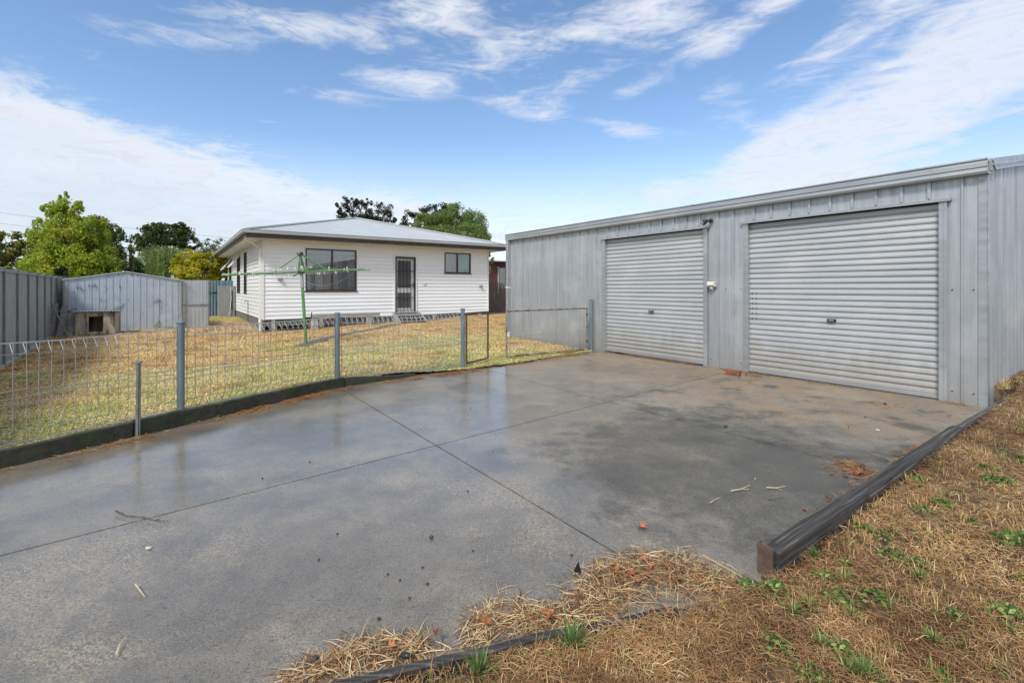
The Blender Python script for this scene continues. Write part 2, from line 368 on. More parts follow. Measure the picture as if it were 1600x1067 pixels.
tc = t.node('ShaderNodeTexCoord'); sp = t.node('ShaderNodeSeparateXYZ'); t.l.new(tc.outputs['Generated'], sp.inputs[0])
az = t.m('DEGREES', t.m('ARCTAN2', sp.outputs[0], sp.outputs[1])); el = t.m('DEGREES', t.m('ARCSINE', sp.outputs[2]))
cb = t.node('ShaderNodeCombineXYZ'); t.put(cb.inputs[0], t.m('MULTIPLY', az, .05)); t.put(cb.inputs[1], t.m('MULTIPLY', el, .115))
cv = cb.outputs[0]
n3 = t.noise(t.vec(cv, (1,1.5,1), (0,0,R(-10)), (8,2,0)), 5.5, 8, .62, 1.2)
n1 = t.noise(cv, 1.1, 8, .58, .5); n2 = t.noise(t.vec(cv, (1.0, 1.7, 1), (0,0,R(-14)), (3,1,0)), 1.9, 9, .62, .9)
def blob(a0, e0, sa, se, rot, amp):
    c, s_ = math.cos(R(rot)), math.sin(R(rot))
    da = t.m('SUBTRACT', az, a0); de = t.m('SUBTRACT', el, e0)
    p = t.m('ADD', t.m('MULTIPLY', da, c/sa), t.m('MULTIPLY', de, s_/sa)); q = t.m('ADD', t.m('MULTIPLY', da, -s_/se), t.m('MULTIPLY', de, c/se))
    r2 = t.m('ADD', t.m('MULTIPLY', p, p), t.m('MULTIPLY', q, q))
    return t.m('MULTIPLY', t.m('EXPONENT', t.m('MULTIPLY', r2, -1.0)), amp)
# wispy high cloud
wis = None
for bl in ((-24,26,12,1.5,3,1.05), (15,28.5,14,3.2,2,1.15), (-12,22.5,8,1.7,0,1.05), (-9,29.5,7,3.0,8,1.0), (-43,29.5,9,1.5,4,.9), (-2,25.5,7,2.2,6,.85), (36,24,10,2.2,26,.95), (46,24.5,9,2.6,24,.9), (30,28,6,1.6,20,.8), (2,20.5,7,1.2,0,.7), (-34,23,7,1.3,6,.8), (-20,20,6,1.0,-4,.7), (8,23,7,1.3,12,.75), (21,24,6,1.4,16,.8), (30,16,5,1.6,30,.6),
           (14,17.2,4.5,1.3,-14,.95), (23,20.5,3,2.6,60,.6), (4,19,4,.9,-4,.75), (17,10.6,3,1.7,10,.75), (-43,30,8,1.6,0,.9), (-41,20,5,1.3,-4,.5), (-26,17,3,.9,0,.5),
           (38,15.2,13.5,4.2,19,1.35), (25,12.5,9,3.5,10,.8), (46,19,9,4,10,1.0), (33,9,14,3.4,5,.75), (14,21.5,3,.8,10,.6)):
    b_ = blob(*bl); wis = b_ if wis is None else t.m('ADD', wis, b_)
dw_ = t.ramp(t.m('ADD', t.m('MULTIPLY', wis, .85), t.m('ADD', t.m('MULTIPLY', t.m('SUBTRACT', n2, .5), 1.9), t.m('MULTIPLY', t.m('SUBTRACT', n3, .5), .9))), .30, 1.35)
dw_ = t.m('MULTIPLY', dw_, t.ramp(wis, .05, .55))
# the bank low on the left
edge = t.m('SUBTRACT', 9.8, t.m('MULTIPLY', az, .155)); edge = t.m('ADD', edge, t.m('MULTIPLY', t.m('SUBTRACT', n1, .5), 9.0))
edge = t.m('ADD', edge, t.m('MULTIPLY', t.m('SUBTRACT', n2, .5), 3.5))
edge = t.m('ADD', edge, t.m('MULTIPLY', t.m('SUBTRACT', n3, .5), 7.0)); edge = t.m('SUBTRACT', edge, t.ramp(az, -8, 14, 0, 7.5))
bank = t.ramp(t.m('SUBTRACT', edge, el), -1.2, 3.4); bank = t.m('MULTIPLY', bank, t.ramp(az, 70, 95, 1, .75))
# low haze everywhere, broken overcast behind and overhead (what lights the yard)
haze = t.ramp(el, 17, 3, 0, .9)
behind = t.m('MULTIPLY', t.ramp(t.m('ABSOLUTE', az), 62, 95), t.ramp(n1, .25, .55, .5, .95)); high = t.m('MULTIPLY', t.ramp(el, 33, 47), .82)
dens = t.m('MAXIMUM', t.m('MAXIMUM', dw_, bank), t.m('MAXIMUM', haze, t.m('MAXIMUM', behind, high)))
dens = t.m('MULTIPLY', dens, t.m('ADD', t.ramp(n2, .25, .7, .60, .80), t.m('MULTIPLY', t.ramp(n3, .3, .65), .18)))
ccol = t.mix(t.ramp(t.m('SUBTRACT', edge, el), 1.0, 10.0), (4.75,4.8,4.85), (3.55,3.8,4.2))
ccol = t.mix(t.ramp(az, 0, 20), ccol, (4.35,4.5,4.9))
ccol = t.mix(t.ramp(n2, .35, .65, 0, .45), ccol, (3.6,3.85,4.3)); ccol = t.mix(t.ramp(n3, .48, .68, 0, .5), ccol, (3.3,3.5,3.95))
hs = t.node('ShaderNodeHueSaturation'); hs.inputs['Saturation'].default_value = 1.05; hs.inputs['Value'].default_value = .93; t.l.new(sky.outputs[0], hs.inputs['Color'])
t.put(bg.inputs[0], t.mix(dens, hs.outputs[0], ccol)); bg.inputs[1].default_value = .1
SKYHS = hs
sl = bpy.data.lights.new('sun', 'SUN'); sl.energy = 1.75; sl.angle = R(13); sl.color = (1, .975, .94)
so = bpy.data.objects.new('sun', sl); link(so)
sd = Vector((math.sin(SUN_AZ)*math.cos(SUN_EL), math.cos(SUN_AZ)*math.cos(SUN_EL), math.sin(SUN_EL)))
so.rotation_euler = (-sd).to_track_quat('-Z', 'Y').to_euler(); so.location = (0, -5, 20)
vs = scene.view_settings; vs.view_transform = 'Standard'; vs.look = 'None'; vs.exposure = 1.08; vs.gamma = 1
scene.cycles.max_bounces = 6; scene.cycles.transparent_max_bounces = 8; scene.cycles.use_denoising = True
# ------------------------------------------------------------------ ground heights
CTRL = [(-3.3,4.8,.09),(-4.1,3.2,.09),(-2.34,6.54,.08),(-.8,7.9,.025),(-9.3,8.85,-.16),(-12,12,-.15),(-5,11.8,-.05),(-8.5,16.5,-.2),(-4.8,19,-.06),(-1,21.6,.09),
        (0,12.8,.02),(1,10.2,.012),(0,8.7,.018),(-14,15.3,-.13),(-11.5,17,-.1),(-15,24,-.12),(-7,6.5,-.02),(-14,22.5,-.06),(-7,3,.0),(2,26,.1)]
CA = np.array(CTRL)
def lawn_z(x, y):
    x = np.atleast_1d(np.asarray(x, float)); y = np.atleast_1d(np.asarray(y, float))
    d = (x[:, None]-CA[:, 0])**2+(y[:, None]-CA[:, 1])**2+.15
    w_ = d**-1.6
    return (w_*CA[:, 2]).sum(1)/w_.sum(1)
def lz(x, y): return float(lawn_z(x, y)[0])
S0 = Vector((1.146, 2.243, 0)); SJ = Vector((3.80, 4.22, 0)); S2 = Vector((5.78, 5.65, 0))
def verge_z(x, y):
    x = np.asarray(x, float); y = np.asarray(y, float)
    a = (x-1.146)*.8213+(y-2.243)*.5705; b = (x-1.146)*.5705-(y-2.243)*.8213
    return .018+.026*np.clip(a, -1, 9)+.05*np.clip((a-4.6)/.8, 0, 1)+.012*np.clip(b, 0, 3)+.030*(fbm(x*2.2, y*2.2, 5)-.5)

g = MB(); n = 40
g.add([(-3000,-3000,-.42),(3000,-3000,-.42),(3000,3000,-.42),(-3000,3000,-.42)], [(0,1,2,3)])
tag(g.build('ground', M['ground']), kind='structure')

def grid_mesh(name, poly, step, zf, colf, mat):
    xs = [p[0] for p in poly]; ys = [p[1] for p in poly]
    gx = np.arange(min(xs), max(xs)+step, step); gy = np.arange(min(ys), max(ys)+step, step)
    X, Y = np.meshgrid(gx, gy); x = X.ravel(); y = Y.ravel(); z = zf(x, y)
    nx, ny = len(gx), len(gy); i, j = np.meshgrid(np.arange(nx-1), np.arange(ny-1)); a = (j*nx+i).ravel()
    q = np.stack([a, a+1, a+nx+1, a+nx], 1)
    I_ = inside(x, y, poly); keep = I_[q].all(1); q = q[keep]
    return tag(np_obj(name, np.stack([x, y, z], 1), q, None, mat, colf(x, y)), kind='structure')

# lawn: straw coloured and orange further off, yellow green near the wire fence
DRY1, DRY2, GRN1, GRN2, BRN = (.64,.40,.155), (.74,.58,.31), (.64,.57,.22), (.38,.41,.12), (.27,.145,.065)
def lawn_col(x, y, jit=0.):
    f = fbm(x*.55, y*.55, 3); f2 = fbm(x*1.7, y*1.7, 9); f3 = fbm(x*3.5, y*3.5, 21)
    # distance from the wire fence line
    d = np.where(y < 6.6, (-(x+2.3)*.892+(y-6.5)*.452), (-(x+2.3)*.656+(y-6.5)*.755))
    g_ = np.clip(1.2-d/4.4+(f-.5)*2.8+(f2-.5)*1.3+jit, 0, 1)
    g_ = np.maximum(g_, np.clip((-10-x)/3, 0, .8)*np.clip((y-19)/3, 0, 1))
    c = mixc(DRY1, DRY2, f2*1.6-.3); c = mixc(c, BRN, np.clip((f3-.56)*5, 0, .7))
    gg = mixc(GRN1, GRN2, f3*2.4-.85)
    gg = mixc(gg, DRY2, np.clip((f2-.5)*4, 0, .7))
    return mixc(c, gg, g_)
LAWN = [(-3.735,3.42),(-2.255,6.37),(-1.50,7.26),(-.60,7.70),(.18,8.44),(.95,9.26),(1.76,9.98),(0,12.75),(6,20),(6,30),(-26,34),(-26,22),(-9.0,8.4),(-6.0,4.0),(-5.2,2.0),(-4.5,1.6)]
grid_mesh('lawn', LAWN, .07, lawn_z, lawn_col, M['lawn'])
VERGE = [(-3.2,.62),(-.43,1.60),(.62,1.93),(.98,2.05),(1.12,2.2),(1.25,2.23),(3.88,4.17),(5.72,5.52),(5.95,5.78),(5.98,5.90),(12,10.1),(13,4),(9,-2),(-3.2,-2)]
def verge_col(x, y):
    c = mixc((.19,.115,.058), (.27,.18,.09), fbm(x*2.5, y*2.5, 31)*1.8-.4); return mixc(c, (.06,.04,.028), np.clip((fbm(x*5, y*5, 37)-.55)*5, 0, .8))
grid_mesh('grass_verge', VERGE, .045, verge_z, verge_col, M['verge'])

g = MB(); g.extrude([(5.36,5.44,-.1),(5.52,5.44,-.1),(5.86,5.74,-.1),(6.2,6.0,-.1)], (0,0,.29)); tag(g.build('soil_bank', M['joint'], None, .02), kind='structure')
# ------------------------------------------------------------------ driveway slab, cut into bays
bm = bmesh.new()
vs_ = [bm.verts.new((x, y, 0)) for x, y in [(-3.70,3.45),(-2.22,6.38),(-1.45,7.32),(-.62,7.82),(.14,8.55),(.9,9.36),(1.80,10.05),(5.25,5.32),(3.86,4.26),(1.15,2.25),(1.05,2.06),(.62,1.97),(-.43,1.64),(-3.4,.70),(-6,-.2),(-6,.5),(-5.2,1.0)]]
bm.faces.new(vs_)
a0 = Vector((-2.49,2.37,0)); a1 = Vector((2.79,7.09,0)); jd = (a1-a0).normalized(); jn = Vector((-jd.y, jd.x, 0))
cuts = [(a0, jn)] + [(p, D2) for p in (Vector((-.637,4.05,0)), Vector((1.16,5.5,0)))]
for p, nn in cuts:
    for e in (-.006, .006):
        bmesh.ops.bisect_plane(bm, geom=bm.verts[:]+bm.edges[:]+bm.faces[:], plane_co=p+nn*e, plane_no=nn)
    bmesh.ops.delete(bm, geom=[f for f in bm.faces if abs((f.calc_center_median()-p).dot(nn)) < .0055], context='FACES')
r_ = bmesh.ops.extrude_face_region(bm, geom=bm.faces[:])
for v in [e for e in r_['geom'] if isinstance(e, bmesh.types.BMVert)]: v.co.z -= .12
bmesh.ops.recalc_face_normals(bm, faces=bm.faces)
me = bpy.data.meshes.new('driveway'); bm.to_mesh(me); bm.free(); me.materials.append(M['slab'])
tag(link(bpy.data.objects.new('driveway', me)), kind='structure')
g = MB()
for p, q in ((a0-jd*1.0, a1), (Vector((-2.15,6.25,0)), Vector((.75,2.08,0))), (Vector((.0,7.2,0)), Vector((2.75,3.45,0)))):
    g.bar(p+Vector((0,0,-.012)), q+Vector((0,0,-.012)), .016, .010)
tag(g.build('joint_soil', M['joint']), kind='structure')
# footpath across the lawn to the door step
pts = [G(470,541,-.05), G(505,531,-.06), G(545,522,-.08), G(590,514,-.08), G(618,506,-.05)]
g = MB(); L = []
for i, p in enumerate(pts):
    d = (pts[min(i+1,4)]-pts[max(i-1,0)]).normalized(); s_ = Vector((-d.y, d.x, 0))*.17
    for q in (p+s_, p-s_): L.append((q.x, q.y, lz(q.x, q.y)+.012))
    for q in (p+s_, p-s_): L.append((q.x, q.y, lz(q.x, q.y)-.1))
fs = []
for i in range(4):
    a = i*4; b = a+4; fs += [(a,a+1,b+1,b), (a,b,b+2,a+2), (a+1,a+3,b+3,b+1)]
g.add(L, fs+[(0,2,3,1),(16,17,19,18)]); tag(g.build('footpath', M['path']), kind='structure')

# ------------------------------------------------------------------ garage
GL = 9.15; GO = Vector((5.16,5.33,0))+D1*GL
GA = empty('garage', GO, ANG-PI/2, 'long galvanised steel garage with two ribbed roller doors facing the wet driveway', 'garage')
GD = 6.2; WH = 2.56; OP = [(3.42,5.77,2.30),(6.445,8.81,2.30)]
def ribbed(x0, x1, z0, z1, pitch=.262, off=.06, rh=.022, rw=.034):
    """profile of wide pan sheeting along x, outside is -y"""
    line = [(x0, 0)]; x = off
    while x < x1-.02:
        if x-rw > x0:
            line += [(x-rw*.62, 0), (x-rw*.45, -rh), (x+rw*.45, -rh), (x+rw*.62, 0)]
        x += pitch
    line.append((x1, 0)); return line
g = MB()
def wall_piece(x0, x1, z0, z1, **k):
    L = [(x, y, z0) for x, y in ribbed(x0, x1, z0, z1, **k)]; g.sheet(L, (0,0,z1-z0))
    g.sheet([(x0, .05, z0), (x1, .05, z0)], (0,0,z1-z0))
wall_piece(0, 3.42, -.05, WH); wall_piece(5.77, 6.445, 0.0, WH, off=5.98); wall_piece(8.81, 9.15, 0.0, WH, off=8.97, pitch=.5, rw=.02)
wall_piece(3.42, 5.77, 2.30, WH, off=3.55); wall_piece(6.445, 8.81, 2.30, WH, off=6.58)
wf = g.build('front_wall', M['zinc'], GA)
def corr(line0, vec, x0, x1, pitch, amp, ax, base):
    pass
# gable end wall, corrugated upright, and its twin at the far end
def gable(name, x, out):
    g = MB(); nn = int(GD/.0158); L = []; fs = []
    for i in range(nn+1):
        y = GD*i/nn; zt = 2.60+math.tan(R(10))*min(y, GD-y); a = math.sin(y/.19*2*PI)*.017
        L += [(x+a*out+.012*out, y, -.05), (x+a*out+.012*out, y, zt)]
    fs = [(2*i, 2*i+2, 2*i+3, 2*i+1) for i in range(nn)]
    return g.add(L, fs).build(name, M['zinc_side'], GA, smooth=True)
gable('end_wall', GL, 1); gable('end_wall', 0, -1)
g = MB(); g.sheet([(0, GD, 0), (GL, GD, 0)], (0,0,WH)); g.build('rear_wall', M['zinc'], GA)
# roof, fascia gutter, barge boards
g = MB(); rz = 2.665+math.tan(R(10))*(GD/2+.06)
for y0, z0, y1, z1 in ((-.06,2.665,GD/2,rz), (GD+.06,2.665,GD/2,rz)):
    nn = 120; L = []; fs = []
    for i in range(nn*4+1):
        x = -.04+(GL+.08)*i/(nn*4); a = .012*math.sin(i*PI/2)
        L += [(x, y0, z0+a), (x, y1, z1+a)]
    g.add(L, [(2*i, 2*i+2, 2*i+3, 2*i+1) for i in range(nn*4)])
rf = g.build('roof', M['roof'], GA)
g = MB(); g.bar((-.04, GD/2, rz+.02), (GL+.04, GD/2, rz+.02), .3, .03); g.build('ridge_cap', M['zinc_trim'], rf)
gut = [(0.02,2.535),(-.085,2.535),(-.098,2.56),(-.092,2.60),(-.104,2.61),(-.104,2.655),(-.094,2.675),(-.11,2.685),(-.11,2.70),(-.085,2.70),(-.085,2.56),(.02,2.56)]
g = MB()
for x0, x1 in ((-.06, 5.56), (5.562, GL+.035)): g.extrude([(x0, y, z) for y, z in gut], (x1-x0, 0, 0))
gt = g.build('gutter', M['zinc_trim'], GA)
g = MB(); g.extrude([(5.55, y-.004, z+(.003 if z > 2.6 else -.003)) for y, z in gut], (.03, 0, 0)); g.build('gutter_joint', M['zinc_trim'], gt)
for x in (GL+.036, -.066): g = MB(); g.extrude([(x, y*1.02, z) for y, z in gut], (.006,0,0)); g.build('gutter_end', M['zinc_trim'], gt)
for x, s in ((GL+.03, 1), (-.05, -1)):
    g = MB()
    for ya, yb in ((-.02, GD/2), (GD+.02, GD/2)):
        za = 2.60; zb = 2.60+math.tan(R(10))*GD/2
        g.add([(x, ya, za-.03), (x, yb, zb-.03), (x, yb, zb+.125), (x, ya, za+.10), (x+.025*s, ya, za-.03), (x+.025*s, yb, zb-.03), (x+.025*s, yb, zb+.125), (x+.025*s, ya, za+.10)],
              [(0,1,2,3),(4,5,6,7),(0,1,5,4),(3,2,6,7),(0,3,7,4),(1,2,6,5)])
        g.bar((x+.03*s, ya, za+.03), (x+.03*s, yb, zb+.035), .012, .014)
    if s > 0: g.bar((x+.03, .03, 2.70), (x+.035, .13, 2.60), .03, .01, (1,0,0))
    g.build('barge_board', M['zinc_trim'], GA)
# corner flashings
g = MB(); g.box(GL-.05, -.012, 0, GL+.026, .002, 2.55); g.box(GL+.018, -.012, 0, GL+.03, .055, 2.56); g.build('corner_flashing', M['zinc_trim'], GA)
g = MB(); g.box(-.03, -.012, -.05, .05, .03, 2.54); g.build('corner_flashing', M['zinc_trim'], GA)
# roller doors
for k, (x0, x1, h) in enumerate(OP):
    D = empty('roller_door', ((x0+x1)/2, .0, 0)); D.parent = GA; hw = (x1-x0)/2-.03
    L = []; z = .045; p = .0775
    while z < h-.01:
        L += [(-hw, .062, z), (-hw, .046, z+.006), (-hw, .041, z+.024), (-hw, .045, z+.058), (-hw, .056, z+.068)]
        z += p
    g = MB().sheet(L, (2*hw, 0, 0)); cur = g.build('curtain', M['roller'], D)
    m_ = cur.modifiers.new('thick', 'SOLIDIFY'); m_.thickness = .002
    g = MB(); g.box(-hw, .035, .008, hw, .06, .052); g.box(-hw, .028, .020, hw, .034, .030); g.build('bottom_rail', M['zinc_trim'], D, .003)
    g = MB(); g.box(-.055, .022, .86-.022, .055, .042, .86+.022); g.tube([(0,.024,.86),(0,.012,.86)], .012, 10); lk = g.build('lock', M['iron'], D, .004)
    g = MB(); g.bar((-.03,.012,.86), (.03,.012,.86), .010, .012); g.build('lock_handle', M['galv'], lk, .002)
    for s in (-1, 1):
        g = MB(); xx = s*(hw+.03)
        g.box(xx-s*.045, -.030, 0, xx, .05, h); g.box(xx, -.034, 0, xx+s*.03, -.024, h+.0)
        g.build('door_jamb', M['zinc_trim'], D, .003)
    g = MB(); e = .10
    g.box(-hw-e, -.040, h-.004, hw+e, -.003, h+.022); g.box(-hw-e, -.052, h-.012, hw+e, -.041, h+.022); g.build('door_header', M['zinc_trim'], D)
    g = MB(); g.box(-hw, .09, 0, hw, .14, h+.1); g.build('door_backing', M['dark'], D)
    if k == 1:   # black scuffs pressed into the left edge of the right hand door
        for i in range(6):
            for dx in (.05, .11):
                g = MB(); zz = 1.22-i*.0775; g.box(-hw+dx, .0385, zz-.016, -hw+dx+.006, .0425, zz+.016); g.build('rubber_scuff', M['blackplastic'], cur)
# roofing screws
scr = None
for xs_, z in (([3.55+.262*i for i in range(9)], 2.335), ([6.58+.262*i for i in range(9)], 2.335), ([5.85, 5.98, 6.11, 6.24, 6.37, 8.88, 8.97, 9.06], 1.28), ([5.85, 5.98, 6.24, 6.37, 8.88, 9.06], .13)):
    for x in xs_:
        if scr is None: g = MB(); g.tube([(0,.002,0),(0,-.008,0)], .007, 8); o_ = scr = g.build('screw', M['iron'], wf)
        else: o_ = scr.copy(); COL.objects.link(o_)
        o_.location = (x, -.0235 if z > 2 else -.001, z)
# security lamp, power point, downpipe
fl = empty('security_lamp', (5.84, -.01, 2.40)); fl.parent = GA; fl.scale = (.72,.72,.72)
g = MB(); g.tube([(0.04,-.024,0),(0.04,-.05,0)], .05, 14); g.tube([(0.04,-.05,0),(.035,-.10,.0),(.01,-.14,-.005)], .022, 10); g.build('lamp_bracket', M['lampbody'], fl, smooth=False)
g = MB(); a = Vector((.02,-.12,0)); d = Vector((-.55,-.75,-.42)).normalized()
g.tube([a, a+d*.03, a+d*.09, a+d*.14], [.03,.04,.062,.066], 16); g.build('lamp_head', M['lampbody'], fl)
g = MB(); g.tube([a+d*.138, a+d*.152], [.058,.05], 16); g.build('lamp_lens', M['lampglass'], fl)
po = empty('power_point', (5.895, -.022, 1.36)); po.parent = GA
g = MB(); g.box(-.075,-.055,-.045,.075,0,.045); g.build('housing', M['plastic'], po, .008)
g = MB(); g.box(-.06,-.075,-.02,.06,-.056,.036); g.build('socket_cover', M['white'], po, .006)
g = MB(); g.tube([(0,-.03,-.045),(0,-.03,-.075)], .03, 10); g.build('cable_gland', M['plastic'], po)
dp = empty('downpipe', (.02, -.075, 0)); dp.parent = GA
g = MB(); g.box(-.05,-.03,.12,.05,.055,2.55); g.build('pipe', M['zinc_trim'], dp, .006)
g = MB(); g.box(-.055,-.036,1.30,.055,.058,1.33); g.build('pipe_strap', M['white'], dp)
g = MB(); g.tube([(0,.01,-.04),(0,.01,.11)], .062, 14); g.tube([(0,.01,.10),(0,.01,.15)], .07, 14); g.build('pipe_shoe', M['pipe'], dp)

# ------------------------------------------------------------------ house
HO = Vector((-8.49,16.7,0)); HW, HL = 9.0, 16.0; HB, HT = .215, 2.97
HS = empty('weatherboard_house', HO, ANG, 'white weatherboard house with low grey hipped roof behind the clothesline', 'house')
def boards(name, mat, p0, ax, n, length, openings, parent):
    """lapped boards along ax from p0, outside along n; openings are (a0, a1, z0, z1)"""
    g = MB(); p0 = Vector(p0); ax = Vector(ax); n = Vector(n); e = .142; z = HB
    while z < HT-.01:
        zt = min(z+e, HT); cuts = sorted({z, zt, *[c for o in openings for c in o[2:4] if z < c < zt]})
        for za, zb in zip(cuts, cuts[1:]):
            iv = [(0.0, length)]; zm = (za+zb)/2
            for o in openings:
                if o[2] < zm < o[3]: iv = [s for (a, b) in iv for s in ((a, min(b, o[0])), (max(a, o[1]), b)) if s[1]-s[0] > .005]
            ya, yb = (.020*(1-(c-z)/e)+.004 for c in (za, zb))
            for a, b in iv:
                q = p0+ax*a; pr = [q-n*.09+Vector((0,0,za)), q+n*ya+Vector((0,0,za)), q+n*yb+Vector((0,0,zb)), q-n*.09+Vector((0,0,zb))]
                g.extrude(pr, ax*(b-a))
        z = zt
    return g.build(name, mat, parent)
FW = [(1.34,3.16,1.19,2.72),(4.68,5.55,.35,2.55),(6.86,8.13,1.93,2.80)]
boards('front_wall', M['weather'], (0,0,0), (1,0,0), (0,-1,0), HW, FW, HS)
LWN = [(4.55,5.45,1.10,2.82),(6.95,8.2,1.10,2.82),(11.0,12.2,1.10,2.82),(13.4,14.8,1.10,2.82)]
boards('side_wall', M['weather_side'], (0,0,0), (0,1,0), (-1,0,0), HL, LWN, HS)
boards('side_wall', M['weather'], (HW,0,0), (0,1,0), (1,0,0), HL, [], HS)
g = MB(); g.box(.1, HL-.1, HB, HW-.1, HL, HT); g.build('rear_wall', M['weather'], HS)
for x, y in ((-.04,-.04), (HW-.003,-.04)):
    g = MB(); g.box(x, y, HB-.01, x+.045, y+.045, HT); g.build('corner_board', M['white'], HS)
# a square downpipe at the left corner with a white round foot
d_ = empty('downpipe', (-.09, .07, 0)); d_.parent = HS
g = MB(); g.box(-.05,-.035,.2,.03,.035,2.66); g.bar((-.01,0,2.64), (-.44,-.3,2.90), .075, .05); g.bar((-.44,-.3,2.88), (-.50,-.36,3.0), .075, .05); g.build('pipe', M['white'], d_, .005)
g = MB(); g.tube([(-.01,0,-.3),(-.01,0,.24)], .055, 12); g.build('pipe_foot', M['pipe'], d_)
# floor base: dark slatted boards on stumps
g = MB()
for z0, z1 in ((-.02,.075),(.095,.19)):
    g.box(.02, .03, z0, HW-.02, .055, z1); g.box(.02, .056, z0, .045, HL, z1); g.box(HW-.045, .056, z0, HW-.02, HL, z1)
g.box(-.005,.0,-.3,.018,HL,.13)
g.build('base_board', M['basewood'], HS)
g = MB(); g.box(.1, .12, -.35, HW-.1, HL-.1, .2); g.build('underfloor', M['dark'], HS)
for x in (.3, 1.9, 3.6, 6.4, 8.6):
    g = MB(); g.box(x-.06, -.01, -.35, x+.06, .028, HB-.002); g.build('stump', M['concrete_block'], HS, .006)
# eaves
o = .6; g = MB(); g.box(-o+.03, -o+.03, HT, HW+o-.03, .3, HT+.012); g.box(-o+.03, .3, HT, .3, HL+o-.03, HT+.012); g.box(HW-.3, .3, HT, HW+o-.03, HL+o-.03, HT+.012); g.build('soffit', M['soffit'], HS)
g = MB(); g.box(-o, -o, HT-.02, HW+o, -o+.028, 3.14); g.box(-o, -o+.029, HT-.02, -o+.028, HL+o, 3.14); g.box(HW+o-.028, -o+.029, HT-.02, HW+o, HL+o, 3.14); g.build('fascia', M['fascia'], HS)
gp = [(0,3.085),(-.10,3.085),(-.118,3.11),(-.112,3.19),(-.125,3.205),(-.105,3.212),(-.098,3.10),(0,3.10)]
g = MB(); g.extrude([(-o-.12, -o+y-.001, z) for y, z in gp], (HW+2*o+.24, 0, 0))
g.extrude([(-o+y-.001, -o+.002, z) for y, z in gp], (0, HL+2*o, 0)); g.extrude([(HW+o-y+.001, -o+.002, z) for y, z in gp], (0, HL+2*o, 0)); g.build('gutter', M['gutter'], HS)
# hipped corrugated roof
RE, sl_ = 3.205, math.tan(R(15)); rid = RE+sl_*(HW/2+o)
g = MB()
def roof_face(fn, n, wd):
    L = []
    for i in range(n*4+1):
        s = wd*i/(n*4); a = .011*math.sin(i*PI/2); L += [fn(s, 0, a), fn(s, min(s, wd-s, HW/2+o), a)]
    g.add(L, [(2*i, 2*i+2, 2*i+3, 2*i+1) for i in range(n*4)])
W2, L2 = HW+2*o, HL+2*o
roof_face(lambda s, d, a: (-o+s, -o+d, RE+d*sl_+a), int(W2/.09), W2)
roof_face(lambda s, d, a: (-o+s, HL+o-d, RE+d*sl_+a), int(W2/.09), W2)
roof_face(lambda s, d, a: (-o+d, -o+s, RE+d*sl_+a), int(L2/.09), L2)
roof_face(lambda s, d, a: (HW+o-d, -o+s, RE+d*sl_+a), int(L2/.09), L2)
hr = g.build('roof', M['roof'], HS)
g = MB(); A = (HW/2, HW/2, rid+.015); B_ = (HW/2, HL-HW/2, rid+.015)
for p, q in (((-o,-o,RE+.02),A),((HW+o,-o,RE+.02),A),((-o,HL+o,RE+.02),B_),((HW+o,HL+o,RE+.02),B_),(A,B_)): g.bar(p, q, .16, .025); g.tube([Vector(p)+Vector((0,0,.015)), Vector(q)+Vector((0,0,.015))], .028, 8)
g.build('ridge_cap', M['roof'], hr)

def window(parent, org, ax, n, w, h, mull=(), sash=None, backs=(), label=None):
    """a window with its outside along n; org is its lower corner on the wall plane"""
    ax = Vector(ax); n = Vector(n); rz_ = math.atan2(ax.y, ax.x)
    W_ = empty('window', org, rz_); W_.parent = parent
    if label: W_['label'] = label
    yo = -1 if (Vector((0,0,1)).cross(ax)).dot(n) < 0 else 1     # outside in local y
    def bx(g, x0, y0, z0, x1, y1, z1): g.box(x0, min(yo*y0, yo*y1), z0, x1, max(yo*y0, yo*y1), z1)
    f = .045; g = MB(); bx(g, 0,-.06,0, f,.032,h); bx(g, w-f,-.06,0, w,.032,h); bx(g, f,-.06,h-f, w-f,.032,h); bx(g, f,-.06,0, w-f,.032,f)
    for mx in mull: bx(g, mx-.03,-.05,f, mx+.03,.026,h-f)
    g.build('frame', M['brownframe'], W_)
    g = MB(); bx(g, -.04,-.02,-.03, w+.04,.05,-.001); g.build('sill', M['brownframe'], W_)
    g = MB(); bx(g, f,-.012,f, w-f,-.006,h-f); g.build('pane', M['glass'], W_)
    for nm, mt, x0, x1, z0, z1, pleat in backs:
        g = MB(); L = []; k = max(2, int((x1-x0)/.03))
        for i in range(k+1): L.append((x0+(x1-x0)*i/k, yo*(-.06+pleat*math.sin(i*1.7)), z0))
        g.sheet(L, (0,0,z1-z0)); g.build(nm, M[mt], W_)
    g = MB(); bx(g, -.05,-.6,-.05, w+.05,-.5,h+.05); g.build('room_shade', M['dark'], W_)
    return W_, yo
window(HS, (1.34,0,1.19), (1,0,0), (0,-1,0), 1.82, 1.53, (.93,), None,
       [('curtain','curtain',.04,1.30,.04,1.32,.015), ('curtain','sheer',1.31,1.48,.04,1.32,.01), ('curtain','curtain',1.49,1.78,.04,1.32,.015), ('blind','blind',.04,1.78,1.33,1.49,.0)], 'wide window with brown frame and white blind rolled up')
window(HS, (6.86,0,1.93), (1,0,0), (0,-1,0), 1.27, .87, (.62,), None, [('blind','curtain',.04,.62,.04,.83,.0), ('blind','greenblind',.64,1.23,.04,.83,.0)], 'small high window with a green blind in its right half')
